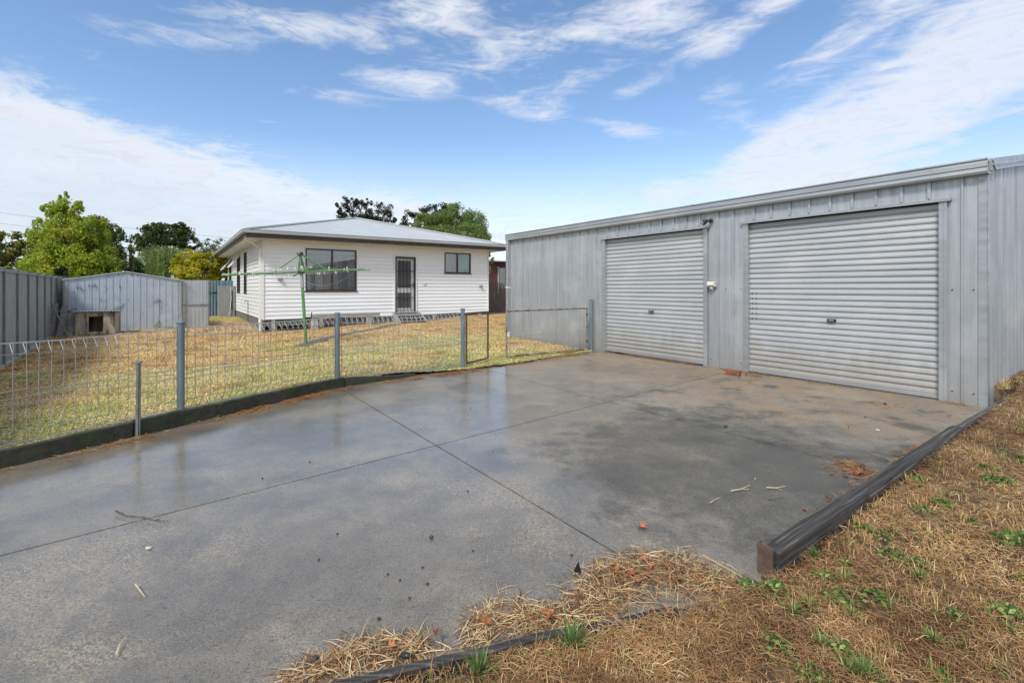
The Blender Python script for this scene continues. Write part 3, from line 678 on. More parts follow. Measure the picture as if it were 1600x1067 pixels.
for k, (a, b, z0, z1) in enumerate(LWN):
    W_, yo = window(HS, (0,a,z0), (0,1,0), (-1,0,0), b-a, z1-z0, ((b-a)/2,), None, [('curtain','curtain',.04,b-a-.04,.04,z1-z0-.04,.012)])
    # awning sash pushed open from the bottom
    top, ln, an = z1-z0-.06, .62, R(38)
    for xa, xb in ([(.05,(b-a)/2-.03)] if k == 0 else [(.05,(b-a)/2-.03), ((b-a)/2+.03, b-a-.05)]):
        if k in (0, ): continue
        g = MB(); pA = Vector((xa, yo*.05, top)); pB = Vector((xa, yo*(.05+ln*math.sin(an)), top-ln*math.cos(an))); v = Vector((xb-xa, 0, 0))
        for p, q in ((pA,pB),(pA+v,pB+v),(pA,pA+v),(pB,pB+v)): g.bar(p, q, .035, .04)
        s_ = g.build('awning_sash', M['white'], W_)
        g = MB(); g.sheet([pA, pB], v); g.build('sash_pane', M['glass'], s_)
# security door
DR = empty('security_door', (4.68,0,.35)); DR.parent = HS; dwid, dh = .87, 2.2
g = MB(); g.box(0,-.04,0,.035,.05,dh); g.box(dwid-.035,-.04,0,dwid,.05,dh); g.box(.035,-.04,dh-.04,dwid-.035,.05,dh); g.build('door_frame', M['brownframe'], DR)
g = MB(); g.box(-.05,-.052,0,-.002,-.004,dh+.05); g.box(dwid+.002,-.052,0,dwid+.05,-.004,dh+.05); g.box(-.002,-.052,dh+.002,dwid+.002,-.004,dh+.05); g.build('architrave', M['white'], DR)
g = MB(); g.box(.036,.03,0,dwid-.036,.06,dh-.041); g.build('door_leaf', M['doorpanel'], DR)
g = MB()
for z0, z1 in ((.16,.76),(.96,2.04)): g.box(.12,.018,z0,dwid-.20,.031,z1)
g.build('screen_panel', M['doordark'], DR)
g = MB()
for i in range(6): x = .06+i*(dwid-.12)/5; g.box(x-.008,-.016,.03,x+.008,.0,dh-.06)
for z in (.03,.55,1.05,1.62,dh-.075): g.box(.04,-.021,z,dwid-.04,-.0165,z+.022)
g.box(.037,-.028,0,.062,.0,dh-.045); g.box(dwid-.062,-.028,0,dwid-.037,.0,dh-.045); g.build('grille', M['iron'], DR)
g = MB(); g.box(dwid-.11,-.06,.98,dwid-.05,-.03,1.18); g.bar((dwid-.14,-.075,1.10),(dwid-.05,-.075,1.10),.02,.022); g.build('handle', M['iron'], DR, .004)
g = MB(); g.box(-.06,-.09,-.04,dwid+.06,.05,-.003); g.build('threshold', M['greywood'], DR)
# wall fittings
for nm, x, z, w_ in (('outdoor_lamp', .50, 1.62, .12), ('outdoor_lamp', 8.62, 1.40, .14)):
    L_ = empty(nm, (x, -.025, z)); L_.parent = HS
    g = MB(); g.box(-w_/2,-.03,-.04,w_/2,0,.05); g.build('lamp_base', M['plastic'], L_, .006)
    g = MB(); g.tube([(-.03,-.03,0),(-.04,-.10,-.03)], [.035,.045], 10); g.tube([(.03,-.03,0),(.04,-.10,-.03)], [.035,.045], 10); g.build('lamp_head', M['lampglass'], L_)
L_ = empty('doorbell_plate', (5.95, -.025, 1.47)); L_.parent = HS
g = MB(); g.box(-.06,-.02,-.07,.06,0,.07); g.build('plate', M['white'], L_, .006); g = MB(); g.box(-.02,-.03,-.03,.02,-.02,.03); g.build('button', M['plastic'], L_, .004)
tp = empty('garden_tap', (-.03, 4.0, .75)); tp.parent = HS
g = MB(); g.tube([(0,0,-.8),(0,0,0),(-.10,0,.02),(-.13,0,-.04)], .012, 8); g.bar((-.06,-.04,.05),(-.06,.04,.05),.012,.02); g.build('tap_pipe', M['iron'], tp)
cabn = empty('meter_cabinet', (-.02, 8.8, -.10)); cabn.parent = HS; cabn['label'] = 'tall grey service cabinet on the side wall'
g = MB(); g.box(-.72,0,0,-.02,.95,1.50); g.build('cabinet_body', M['meter'], cabn, .01)
g = MB(); g.tube([(-.22,-.03,1.45),(-.20,-.05,.9),(-.24,-.05,.35),(-.30,-.06,.03)], .012, 6); g.build('hose', M['white'], cabn)
g = MB(); g.box(-.20,-.02,.35,-.14,-.001,1.25); g.build('cabinet_slot', M['dark'], cabn)

# timber door steps
c = HO+D2*5.11-D1*.05; zg = lz(c.x-.2, c.y-.6)
ST = empty('door_steps', (c.x, c.y, zg-.02), ANG, 'small weathered timber steps below the barred house door', 'steps')
for x in (-.56, .53):
    g = MB(); g.extrude([(x,-.06,.34-zg),(x,-.06,.02),(x,-.85,.0),(x,-.85,.10),(x,-.14,.34-zg)], (.04,0,0)); g.build('stringer', M['greywood'], ST, .004)
h0 = .33-zg
for i, (y, z) in enumerate(((-.30, h0*.86), (-.55, h0*.55), (-.80, h0*.26))):
    g = MB(); g.box(-.515,y,z-.035,.525,y+.25,z); g.build('tread', M['oldwood'], ST, .004)
# plank bench on blocks
c = HO+D2*2.45-D1*.42; zb = lz(c.x, c.y)
BN = empty('plank_bench', (c.x, c.y, zb-.01), ANG, 'long grey plank bench on concrete blocks against the house base', 'bench')
g = MB(); g.box(-1.02,-.14,.40,1.42,.16,.46); g.box(-1.02,-.17,.36,1.42,-.141,.475); g.build('plank', M['greywood'], BN, .006)
for x in (-.90, 1.02):
    g = MB(); g.box(x-.10,-.13,-.05,x+.10,.14,.36); g.build('block', M['concrete_block'], BN, .008)

# ------------------------------------------------------------------ clothesline
cz = lz(-4.97,11.8)
CL = empty('rotary_clothesline', (-4.97,11.8,cz-.02), 0, 'green rotary clothesline leaning left on the dry lawn before the house', 'clothesline')
lean = Vector((-.15,0,2.21)); up = lean.normalized()
def on(hh): return up*hh
g = MB(); g.tube([(0,0,-.1), on(1.40)], .036, 12); g.build('lower_pole', M['greenpaint'], CL)
g = MB(); g.tube([on(1.40), on(1.72)], .040, 12); g.tube([on(1.38), on(1.43)], .046, 12); g.build('pole_sleeve', M['galv'], CL)
g = MB(); g.tube([on(1.70), on(2.22)], .030, 12); g.build('upper_pole', M['greenpaint'], CL)
g = MB(); g.tube([on(1.72), on(1.78)], .075, 12); g.build('hub', M['iron'], CL)
g = MB(); g.tube([on(2.19), on(2.24)], [.085,.06], 12); g.build('top_cap', M['iron'], CL)
g = MB(); p = on(.62); g.box(p.x+.03,-.05,p.z-.06,p.x+.15,.05,p.z+.05); g.tube([p+Vector((.13,0,0)), p+Vector((.17,0,.03)), p+Vector((.17,-.0,.17))], .013, 6); g.build('crank', M['iron'], CL, .006)
th = R(210); e1 = Vector((math.cos(th), math.sin(th), 0)); e2 = Vector((-e1.y, e1.x, 0)); RL = 1.64
tips = []
for k, e in enumerate((e1, e2, -e1, -e2)):
    e = (e-up*e.dot(up)).normalized(); a = on(1.76); b = a+e*RL; tips.append(b)
    g = MB(); g.tube([a, b], .024, 8); am = g.build('arm', M['greenpaint'], CL)
    g = MB(); g.tube([a+e*(RL-.12), a+e*(RL+.02)], .028, 8); g.build('arm_tip', M['palegreen'], am)
    g = MB(); g.tube([on(2.20), a+e*.62], .019, 8); g.build('strut', M['greenpaint'] if k != 1 else M['iron'], CL)
g = MB()
for fr in (1.0, .86, .72, .58, .44):
    for i in range(4):
        a, b = on(1.78)*(1-fr)+tips[i]*fr, on(1.78)*(1-fr)+tips[(i+1)%4]*fr
        g.tube([a+Vector((0,0,.03)), (a+b)/2+Vector((0,0,-.02*fr)), b+Vector((0,0,.03))], .0022, 5)
a, b = tips[3]*.9+on(1.78)*.1, tips[2]*.8+on(1.78)*.2
g.tube([a*(1-t_)+b*t_+Vector((0,0,-.34*4*t_*(1-t_))) for t_ in np.linspace(0,1,9)], .0035, 5)
g.build('line_wire', M['galv'], CL)
proto = None
for k in range(26):
    i = [0,0,0,3,3,3,2,2,2,1][k % 10]; i2 = (i+1) % 4; fr = [1.0,.86,.72][k % 3]; t_ = random.uniform(.08,.92)
    a, b = on(1.78)*(1-fr)+tips[i]*fr, on(1.78)*(1-fr)+tips[i2]*fr
    q = a*(1-t_)+b*t_+Vector((0,0,.03-.10*fr*t_*(1-t_)))+Vector(CL.location)
    if proto is None:
        g = MB(); g.bar((-.012,0,.03),(.004,0,-.055),.013,.013); g.bar((.012,0,.03),(-.004,0,-.055),.013,.013); proto = g.build('clothes_peg', M['peg'])
        tag(proto, 'small pale clothes peg clipped on the green rotary clothesline', 'clothes peg', 'pegs on the clothesline'); pg = proto
    else: pg = proto.copy(); COL.objects.link(pg)
    pg.location = q; pg.rotation_euler = (0, random.uniform(-.3,.3), math.atan2((b-a).y, (b-a).x))

# ------------------------------------------------------------------ wire fence, board edging, gates
P1, P2, P3 = Vector((-3.27,4.82,0)), Vector((-2.34,6.54,0)), Vector((-.795,7.88,0)); dl = (P1-P2).normalized()
PL = P1+dl*1.95; PLL = PL+dl*1.95
FN = empty('wire_fence', (P2.x, P2.y, 0), 0, 'low looped wire mesh fence with blue grey posts along the driveway', 'fence')
def loc(p): return Vector(p)-Vector(FN.location)
for p in (PLL, PL, P1, P2, P3):
    z = lz(p.x, p.y); q = loc(p)
    g = MB(); g.tube([q+Vector((0,0,z-.15)), q+Vector((0,0,.955))], .034, 14); o_ = g.build('post', M['postpaint'], FN)
    g = MB(); g.tube([q+Vector((0,0,.95)), q+Vector((0,0,.965)), q+Vector((0,0,.975))], [.039,.039,.025], 14); g.build('post_cap', M['postpaint'], o_)
for a, b, sag in ((PLL,PL,.01), (PL,P1,.012), (P1,P2,.004), (P2,P3,.004)):
    d = (b-a); ln = d.length; d = d/ln; nr = Vector((-d.y, d.x, 0))
    if nr.x > 0: nr = -nr                       # loops lean to the lawn side
    g = MB(); a2 = loc(a)+d*.04; n = int((ln-.08)/.0762); r = .0027 if a is not P2 and a is not P1 else (.0042 if a is P2 else .0034)
    def zz(s): return lz(a.x+d.x*s, a.y+d.y*s)
    ws = [random.uniform(-.006,.006) for i in range(n+1)]
    for i in range(n+1):
        s = .0762*i+.02; b0 = a2+d*s; z0 = zz(s)+.015; zt = .905-sag*math.sin(PI*s/ln)*3
        k = nr*.07; j = d*ws[i]
        g.tube([b0+k*.0+Vector((0,0,z0+.0)), b0+k+Vector((0,0,z0)), b0+Vector((0,0,z0+.085)), b0+j+Vector((0,0,.5)), b0+Vector((0,0,zt-.085)), b0+k+Vector((0,0,zt)), b0-k*.15+Vector((0,0,zt+.004)), b0+Vector((0,0,zt-.085))], r, 5)
    hs_ = [(.0,'t',0),(-.085,'t',0),(.0,'t',1),(.0,'b',0),(.085,'b',0),(0.0,'b',1),(.50,'m',0),(.455,'m',0),(.41,'m',0)]
    for off, kind, kk in hs_:
        L = []
        for i in range(9):
            s = ln*i/8; z = {'t': .905-sag*math.sin(PI*min(s,ln)/ln)*3+off, 'b': zz(s)+.015+off, 'm': off+.012*math.sin(i*2.1+off*40)}[kind]
            L.append(a2+d*min(s, ln-.08)+nr*.07*kk+Vector((0,0,z)))
        g.tube(L, r*1.05, 5)
    g.build('wire_panel', M['galv'], FN)
# thin steel stake in front of the board
SK = empty('steel_stake', (-3.27,4.27,0), 0, 'thin grey steel stake standing before the mossy edging board', 'stake')
g = MB(); b0 = Vector((0,0,-.1)); tp_ = Vector((.006,.0,.655))
for p in range(3):
    t_ = 2*PI*p/3+.4; q = Vector((math.cos(t_), math.sin(t_), 0))*.012; g.bar(b0+q, tp_+q, .024, .005, (q.x, q.y, 0))
g.build('stake_shaft', M['starpost'], SK); g = MB(); g.tube([tp_-Vector((0,0,.01)), tp_+Vector((0,0,.006))], .026, 10); g.build('stake_cap', M['starpost'], SK)
# edging boards
def edge_board(name, p, q, top, label, th=.05):
    d = (q-p).normalized(); n = max(2, int((q-p).length/.12)); g = MB(); nr = Vector((-d.y, d.x, 0)); L = []; fs = []
    for i in range(n+1):
        c = p+(q-p)*(i/n); w_ = .007*math.sin(i*.9)+random.uniform(-.003,.003); t_ = top(i/n)+random.uniform(-.004,.004)
        for s, z in ((0,-.1),(0,t_-.008),(.008,t_),(th-.008,t_),(th,t_-.008),(th,-.1)): L.append(c+nr*(s+w_)+Vector((0,0,z)))
    for i in range(n):
        for k in range(5): a = i*6+k; fs.append((a, a+1, a+7, a+6))
        fs.append((i*6+5, i*6, i*6+6, i*6+11))
    fs += [tuple(range(6)), tuple(n*6+k for k in range(6))[::-1]]
    return tag(g.add(L, fs).build(name, M['kerbwood']), label, 'edging board')
B0 = Vector((-4.63,1.6,0)); B1 = Vector((-3.30,4.25,0)); B2 = Vector((-2.21,6.40,0)); B3 = Vector((-1.42,7.24,0))
edge_board('edging_board', B0, B1, lambda f: .135, 'dark mossy edging board left of the thin steel stake')
edge_board('edging_board', B1+(B2-B1).normalized()*.012, B2, lambda f: .145-.01*f, 'dark edging board between the steel stake and the fence bend')
edge_board('edging_board', B2+Vector((.012,.012,0)), B3, lambda f: .125-.10*f, 'short dark edging board sinking into grass past the fence bend')
# gates
def gate(p, q, zt, mat, label, mid):
    c = (p+q)/2; d = (q-p).normalized(); GT = empty('mesh_gate', (p.x, p.y, 0), math.atan2(d.y, d.x), label, 'gate'); ln = (q-p).length
    zb0, zb1 = p.z+.03, q.z+.03; g = MB(); r = .017
    for a, b in (((0,0,zb0),(0,0,zt)), ((ln,0,zb1),(ln,0,zt)), ((0,0,zt),(ln,0,zt)), ((0,0,zb0),(ln,0,zb1))): g.tube([a, b], r, 10)
    g.build('gate_frame', mat, GT); g = MB(); n = int(ln/.075)
    for i in range(1, n): x = ln*i/n; g.tube([(x,0,zb0+(zb1-zb0)*i/n), (x,random.uniform(-.006,.006),zt*.5), (x,0,zt)], .0021, 5)
    for z in mid: g.tube([(0,0,z),(ln*.35,.004,z-.012),(ln*.7,0,z+.008),(ln,0,z)], .0024, 5)
    g.build('gate_mesh', M['galv'], GT)
    return GT
ga = gate(Vector((-.74,7.93,.05)), Vector((-.42,8.50,.05)), .885, M['rust'], 'narrow rusty mesh gate swung open beside the fence post', (.3,.42,.60))
gb = gate(Vector((1.56,10.16,.0)), Vector((-.10,8.84,.03)), .88, M['greyrust'], 'wide mesh gate with rusty pipe frame standing before the garage wall', (.24,.33,.42,.5))
g = MB(); 
for z in (.2,.75): g.tube([(0,0,z-.03),(0,0,z+.03)], .026, 10)
g.build('hinge', M['rust'], gb)
q = Vector((1.66,10.27,0)); GP = empty('gate_post', q, 0, 'blue grey steel gate post against the garage wall beside the gate', 'post')
g = MB(); g.box(-.03,-.03,-.1,.03,.03,1.05); g.build('post_shaft', M['postpaint'], GP, .004); g = MB(); g.box(-.034,-.034,1.05,.034,.034,1.062); g.build('post_cap', M['postpaint'], GP, .003)

# ------------------------------------------------------------------ steel boundary fence on the left
fd = Vector((-.615,.7885,0)); f0 = Vector((-9.28,8.85,0))
SF = empty('steel_fence', f0, math.atan2(fd.y, fd.x), 'tall dark grey steel sheet boundary fence left of the lawn', 'fence')
bay = 1.36; s = -7.9
while s < 24:
    g = MB(); L = []; k = 18
    for i in range(k+1):
        x = s+.03+(bay-.06)*i/k; L.append((x, [.0,.0,.012,.012,0,0][i % 6], -.16))
    g.sheet(L, (0,0,1.78)); pn = g.build('fence_sheet', M['colorbond'], SF); m_ = pn.modifiers.new('thick', 'SOLIDIFY'); m_.thickness = .002
    g = MB(); g.box(s+.03,-.022,1.60,s+bay-.03,.03,1.655); g.build('top_rail', M['colorbond'], SF, .003)
    g = MB(); g.box(s+.03,-.028,-.17,s+bay-.03,.03,-.115); g.build('bottom_rail', M['plinth'], SF, .003)
    g = MB(); g.box(s-.03,-.035,-.25,s+.03,.035,1.66); ps = g.build('fence_post', M['colorbond_post'], SF, .003)
    g = MB(); g.extrude([(s-.038,-.043,1.661),(s+.038,-.043,1.661),(s+.038,.043,1.661),(s-.038,.043,1.661)], (0,0,.025)); g.build('post_cap', M['colorbond_post'], ps, .004)
    s += bay

# ------------------------------------------------------------------ garden shed, kennel, sheets beyond
SD0 = Vector((-14.15,15.48,-.14)); 
SH = empty('garden_shed', SD0, ANG, 'small blue grey metal garden shed with shallow gable roof and black scuffs', 'shed'); sw, sdp, sh, sa = 3.02, 2.6, 1.70, 1.95
g = MB(); L = []
xs = [0]; 
k = 17
for i in range(k):
    x = sw*(i+.5)/k; xs += [x-.018, x-.008, x+.008, x+.018]
xs.append(sw)
def zt(x): return sh+(sa-sh)*(1-abs(x-sw/2)/(sw/2))
for i, x in enumerate(xs): y = 0 if i in (0, len(xs)-1) or (i-1) % 4 in (0, 3) else -.014; L += [(x, y, -.05), (x, y, zt(x))]
g.add(L, [(2*i, 2*i+2, 2*i+3, 2*i+1) for i in range(len(xs)-1)]); g.build('front_wall', M['shed'], SH)
for x in (0, sw):
    g = MB(); L = []
    for i in range(40): L.append((x+(.01 if i % 4 < 2 else -.01), sdp*i/39, -.05))
    g.sheet(L, (0,0,sh+.05)); g.build('side_wall', M['shed'], SH)
g = MB(); g.sheet([(0,sdp,-.05),(sw,sdp,-.05)], (0,0,sh+.05)); g.build('rear_wall', M['shed'], SH)
g = MB()
for s in (0, 1):
    xa, xb = (-.09, sw/2) if s == 0 else (sw+.09, sw/2); za = sh-.02
    g.add([(xa,-.05,za),(xb,-.05,sa+.02),(xb,sdp+.05,sa+.02),(xa,sdp+.05,za),(xa,-.05,za+.03),(xb,-.05,sa+.05),(xb,sdp+.05,sa+.05),(xa,sdp+.05,za+.03)], [(0,1,2,3),(4,5,6,7),(0,1,5,4),(1,2,6,5),(2,3,7,6),(3,0,4,7)])
g.build('roof', M['roof'], SH)
g = MB(); g.box(-.012,-.022,-.05,.05,.03,sh-.03); g.box(sw-.05,-.022,-.05,sw+.012,.03,sh-.03); g.build('corner_trim', M['zinc_trim'], SH)
# kennel
p = G(149,524,-.14); p = Vector((p.x, p.y, lz(p.x, p.y)))
KN = empty('dog_kennel', p, ANG-R(6), 'rusty stained kennel with square doorway in front of the garden shed', 'kennel'); kw, kh = .94, .70
g = MB(); g.box(-kw/2,0,.02,-.16,.03,kh); g.box(.16+.02,0,.02,kw/2,.03,kh); g.box(-.16,0,.56,.18,.03,kh); g.box(-.16,0,.02,.18,.03,.10); g.build('front_panel', M['kennel'], KN)
g = MB(); g.box(-kw/2,.031,.02,-kw/2+.03,.8,kh-.02); g.box(kw/2-.03,.031,.02,kw/2,.8,kh-.02); g.box(-kw/2+.031,.77,.02,kw/2-.031,.8,kh-.02); g.build('side_panel', M['kennel'], KN)
g = MB(); g.box(-kw/2+.03,.031,.0,kw/2-.03,.77,.019); g.build('kennel_floor', M['dark'], KN)
g = MB(); L = []
for i in range(57): L.append((-.53+1.06*i/56, -.10, kh+.025+.012*math.sin(i*PI/2)))
g.sheet(L, (0,1.0,-.03)); r_ = g.build('kennel_roof', M['zinc_side'], KN); m_ = r_.modifiers.new('thick', 'SOLIDIFY'); m_.thickness = .006
g = MB(); g.box(-kw/2+.02,.1,-.08,-kw/2+.14,.75,.0); g.box(kw/2-.14,.1,-.08,kw/2-.02,.75,.0); g.build('bearer', M['basewood'], KN)
# broken pallet and planks leaning between the shed and the boundary fence
pb = P(88,522,14.3); PLT = empty('leaning_pallet', (pb.x, pb.y, lz(pb.x, pb.y)), ANG, 'dark broken timber pallet leaning between steel fence and shed', 'pallet')
for i in range(4):
    g = MB(); x = -.38+i*.22; g.bar((x,.0,0), (x+.05,.62,1.05-.08*i), .14, .025, (0,-1,.4)); g.build('pallet_board', M['basewood'], PLT)
for t_ in (.15,.8):
    g = MB(); g.bar((-.42,.04+.62*t_,1.05*t_-.04), (.40,.07+.62*t_,.9*t_-.04), .04, .09); g.build('pallet_rail', M['basewood'], PLT)
PLK = empty('leaning_plank', (pb.x+.35, pb.y-.1, lz(pb.x, pb.y)), ANG, 'thin dark plank propped against the dark broken pallet', 'plank')
g = MB(); g.bar((.06,0,0), (-.30,.12,.98), .06, .022); g.build('plank_board', M['basewood'], PLK)
# grey sheet screen right of the shed, blue corrugated fence behind
s0 = SD0+D2*(sw+.03)+D1*.12; SC = empty('sheet_screen', (s0.x, s0.y, -.12), ANG, 'flat grey metal sheet screen joining the right side of the shed', 'screen')
g = MB(); L = []
for i in range(29): L.append((.82*i/28, -.012 if i % 4 == 1 else 0, 0))
g.sheet(L, (0,0,1.70)); sc_ = g.build('screen_sheet', M['zinc_side'], SC); m_ = sc_.modifiers.new('thick', 'SOLIDIFY'); m_.thickness = .004
g = MB(); g.box(0,-.04,.80,.82,-.013,.83); g.build('screen_rail', M['starpost'], SC)
g = MB(); g.box(.80,-.03,-.1,.84,.02,1.72); g.build('screen_post', M['starpost'], SC)
p = P(296,495,24.0); BF = empty('corrugated_fence', (p.x, p.y, -.14), ANG, 'blue corrugated iron fence with a rusty split between shed and house', 'fence')
for k in range(2):
    g = MB(); L = []
    for i in range(97): L.append((k*1.6-.2+1.6*i/96, .012*math.sin(i*PI/4)+k*.004, 0))
    g.sheet(L, (0,0,1.16)); g.build('lower_sheet', M['bluefence'], BF)
    g = MB(); L = []
    for i in range(97): L.append((k*1.6-.2+1.6*i/96, .012*math.sin(i*PI/4)-.03, 1.24-.02*(i > 48)+.03*math.sin(i*.17+k)))
    n0 = len(L); g.add(L+[(x,y,1.82) for x,y,z in L], [(i,i+1,n0+i+1,n0+i) for i in range(n0-1)]); g.build('upper_sheet', M['bluefence'], BF)
g = MB(); g.box(-.2,.03,1.0,3.0,.08,1.3); g.box(-.2,.03,.3,3.0,.08,.4); g.build('fence_rail', M['rust'], BF)
# neighbour: paling fence and maroon house right of the white house
p = Vector((-2.3,23.9,.05)); PF = empty('paling_fence', p, ANG*.6, 'dark brown timber paling fence in the gap behind the white house', 'fence')
for i in range(64):
    g = MB(); h = 1.52+random.uniform(-.07,.05); x = i*.102; g.extrude([(x,0,-.1),(x+.098,0,-.1),(x+.098,0,h-.03),(x+.075,0,h),(x+.02,0,h)], (0,.015,0))
    pl = g.build('paling', M['paling'], PF); pl.rotation_euler = (random.uniform(-.02,.02), 0, 0)
g = MB(); g.box(0,.03,.3,6.5,.08,.38); g.box(0,.03,1.1,6.5,.08,1.18); g.build('fence_rail', M['paling'], PF)
p = P(760,470,34); NH = empty('maroon_house', (p.x, p.y, .1), ANG*.8, 'dark red weatherboard house with pale roof behind the paling fence', 'house')
HBs, HTs = HB, HT; HB, HT = 0.0, 3.05
boards('front_wall', M['redboards'], (0,0,0), (1,0,0), (0,-1,0), 8, [(.95,2.1,.9,2.65)], NH); HB, HT = HBs, HTs
g = MB(); g.box(0,.1,0,8,7,3.05); g.build('house_body', M['redboards'], NH)
W_, _ = window(NH, (.95,0,.9), (1,0,0), (0,-1,0), 1.15, 1.75, (.58,), None, [('curtain','sheer',.04,1.1,.04,1.7,.01)])
g = MB(); g.box(-.08+.95,-.05,.85,.93,-.01,2.7); g.build('window_trim', M['plastic'], W_).location = (-.95,0,-.9)
g = MB(); g.add([(-.5,-.5,3.05),(8.5,-.5,3.05),(8.5,3.5,4.3),(-.5,3.5,4.3),(-.5,7.5,3.05),(8.5,7.5,3.05),(-.5,-.5,3.15),(8.5,-.5,3.15),(8.5,3.5,4.4),(-.5,3.5,4.4),(-.5,7.5,3.15),(8.5,7.5,3.15)],
      [(0,1,2,3),(3,2,5,4),(6,7,8,9),(9,8,11,10),(0,1,7,6),(0,6,9,3),(1,2,8,7),(4,10,9,3),(5,2,8,11),(4,5,11,10)]); g.build('roof', M['paleroof'], NH)
# ------------------------------------------------------------------ trees
def leaf_cards(cent, size, cols, droop=0., aspect=.5):
    n = len(cent); d = rng.normal(size=(n,3)); d[:, 2] = d[:, 2]*.7-droop; d /= np.linalg.norm(d, axis=1)[:, None]
    r_ = rng.normal(size=(n,3)); sdv = np.cross(d, r_); sdv /= np.linalg.norm(sdv, axis=1)[:, None]
    nn = np.cross(d, sdv); L = (size*rng.uniform(.65, 1.35, n))[:, None]
    v = np.stack([cent-d*L*.5, cent+sdv*L*aspect*.5+nn*L*.08, cent+d*L*.5, cent-sdv*L*aspect*.5+nn*L*.08], 1).reshape(-1, 3)
    return v, np.arange(n*4).reshape(-1, 4), np.repeat(cols, 4, 0)
def palette(n, cols, wts):
    c = np.array(cols)[rng.choice(len(cols), n, p=np.array(wts)/sum(wts))]; return np.clip(c*rng.uniform(.75, 1.25, (n,1))*rng.uniform(.93, 1.07, (n,3)), 0, 1)
def tree(name, label, base, blobs, per, size, cols, wts, trunk=.14, twigs=26, spread=.26, droop=.0, aspect=.5, group=None, fork=.35, seed=0, clumpvar=.5):
    """blobs: (x, y, z, rx, ry, rz) about the base; every blob is a limb's worth of leaf clumps"""
    global rng
    rng = np.random.default_rng(100+seed); random.seed(seed)
    T = empty(name, base, 0, label, 'tree', group); C = []; K = []; wood = MB(); zmin = min(b[2]-b[5] for b in blobs)
    top = max(b[2] for b in blobs); f0_ = Vector((0, 0, max(.4, zmin*.5+top*fork*.5)))
    wood.tube([(0,0,-.5), (0,0,.2), f0_*.5+Vector((.04,.02,0)), f0_], [trunk*1.35, trunk, trunk*.85, trunk*.7], 10)
    vol = sum(b[3]*b[4]+b[4]*b[5]+b[3]*b[5] for b in blobs)
    for b in blobs:
        c = Vector(b[:3]); mid = f0_.lerp(c, .55)+Vector((random.uniform(-.2,.2), random.uniform(-.2,.2), .15))
        wood.tube([f0_-Vector((0,0,.1)), mid, c], [trunk*.55, trunk*.33, trunk*.16], 7)
        share = (b[3]*b[4]+b[4]*b[5]+b[3]*b[5])/vol; nt = max(6, int(twigs*len(blobs)*share)); nl = int(per*share/nt)+1
        for k in range(nt):
            d = rng.normal(size=3); d /= np.linalg.norm(d); rad = rng.uniform(.45, 1.0)**.6
            tc_ = np.array(b[:3])+d*np.array(b[3:])*rad; rr = np.array(b[3:])*spread*rng.uniform(.6, 1.35)
            if rng.random() < .45: wood.tube([c, (c+Vector(tc_))/2+Vector((0,0,.08)), Vector(tc_)], [trunk*.13, trunk*.08, trunk*.03], 5)
            pts = rng.normal(size=(nl,3)); pts /= np.linalg.norm(pts, axis=1)[:, None]; pts *= (rng.random(nl)**.45)[:, None]
            C.append(tc_+pts*rr); base_c = palette(1, cols, wts)[0]
            K.append(palette(nl, cols, wts)*(1-clumpvar)+base_c*clumpvar)
    v, q, cc = leaf_cards(np.concatenate(C), size, np.concatenate(K), droop, aspect)
    wood.build('trunk', M['bark'], T, smooth=True); np_obj('crown', v, q, None, M['leaf'], cc, T); return T
def at(u, v, Y, gz=-.4): p = P(u, v, Y); return Vector((p.x, p.y, gz))
def pb_(u, v, Y, base, ru, rv, ry=None):
    """crown blob about photo point (u, v) with half extents in photo pixels"""
    p = P(u, v, Y)-base; k = Y/F; return (p.x, p.y, p.z, ru*k, ry or ru*k, rv*k)
YG = [(.34,.43,.04), (.46,.50,.05), (.21,.31,.034), (.52,.47,.06), (.12,.19,.025)]
b = at(108, 0, 24)
tree('shade_tree', 'bushy yellow green tree with pointed top behind the steel fence', b,
     [pb_(100,312,24,b,6,14), pb_(84,330,24,b,14,16), pb_(124,332,24,b,13,16), pb_(104,342,24,b,26,26), pb_(72,368,24,b,24,28), pb_(140,362,24,b,22,28), pb_(104,378,23.6,b,42,36), pb_(64,402,24,b,28,30), pb_(150,400,24,b,28,34), pb_(105,420,23.4,b,56,36), pb_(46,428,24,b,22,22), pb_(166,432,24,b,20,24), pb_(112,440,23.6,b,60,24), pb_(70,440,23.7,b,34,24)],
     62000, .125, YG, [4,3,2.2,.7,1.2], .16, 42, .28, droop=.35, seed=1)
b = at(178, 0, 29)
tree('shade_tree', 'dark green tree half hidden behind the bushy yellow green tree', b, [pb_(165,380,29,b,26,38), pb_(190,415,29,b,24,32), pb_(205,435,29,b,18,18), pb_(150,365,29,b,22,26), pb_(225,440,30,b,16,14)],
     9000, .17, [(.08,.125,.026),(.12,.16,.033),(.05,.085,.02),(.18,.16,.04)], [3,2,2,.6], .15, 30, .25, droop=.3, seed=2)
b = at(-14, 0, 23)
tree('shade_tree', 'sparse reddish green tree at the edge above the steel fence', b, [pb_(-10,395,23,b,34,34), pb_(12,385,23,b,22,24), pb_(22,415,23,b,16,18), pb_(0,430,23,b,34,20), pb_(-50,400,23,b,30,40), pb_(30,392,23,b,9,10)],
     6500, .16, [(.18,.23,.035),(.27,.28,.04),(.36,.19,.055),(.10,.14,.028)], [3,2,1,2], .13, 24, .24, seed=3)
b = at(262, 0, 45)
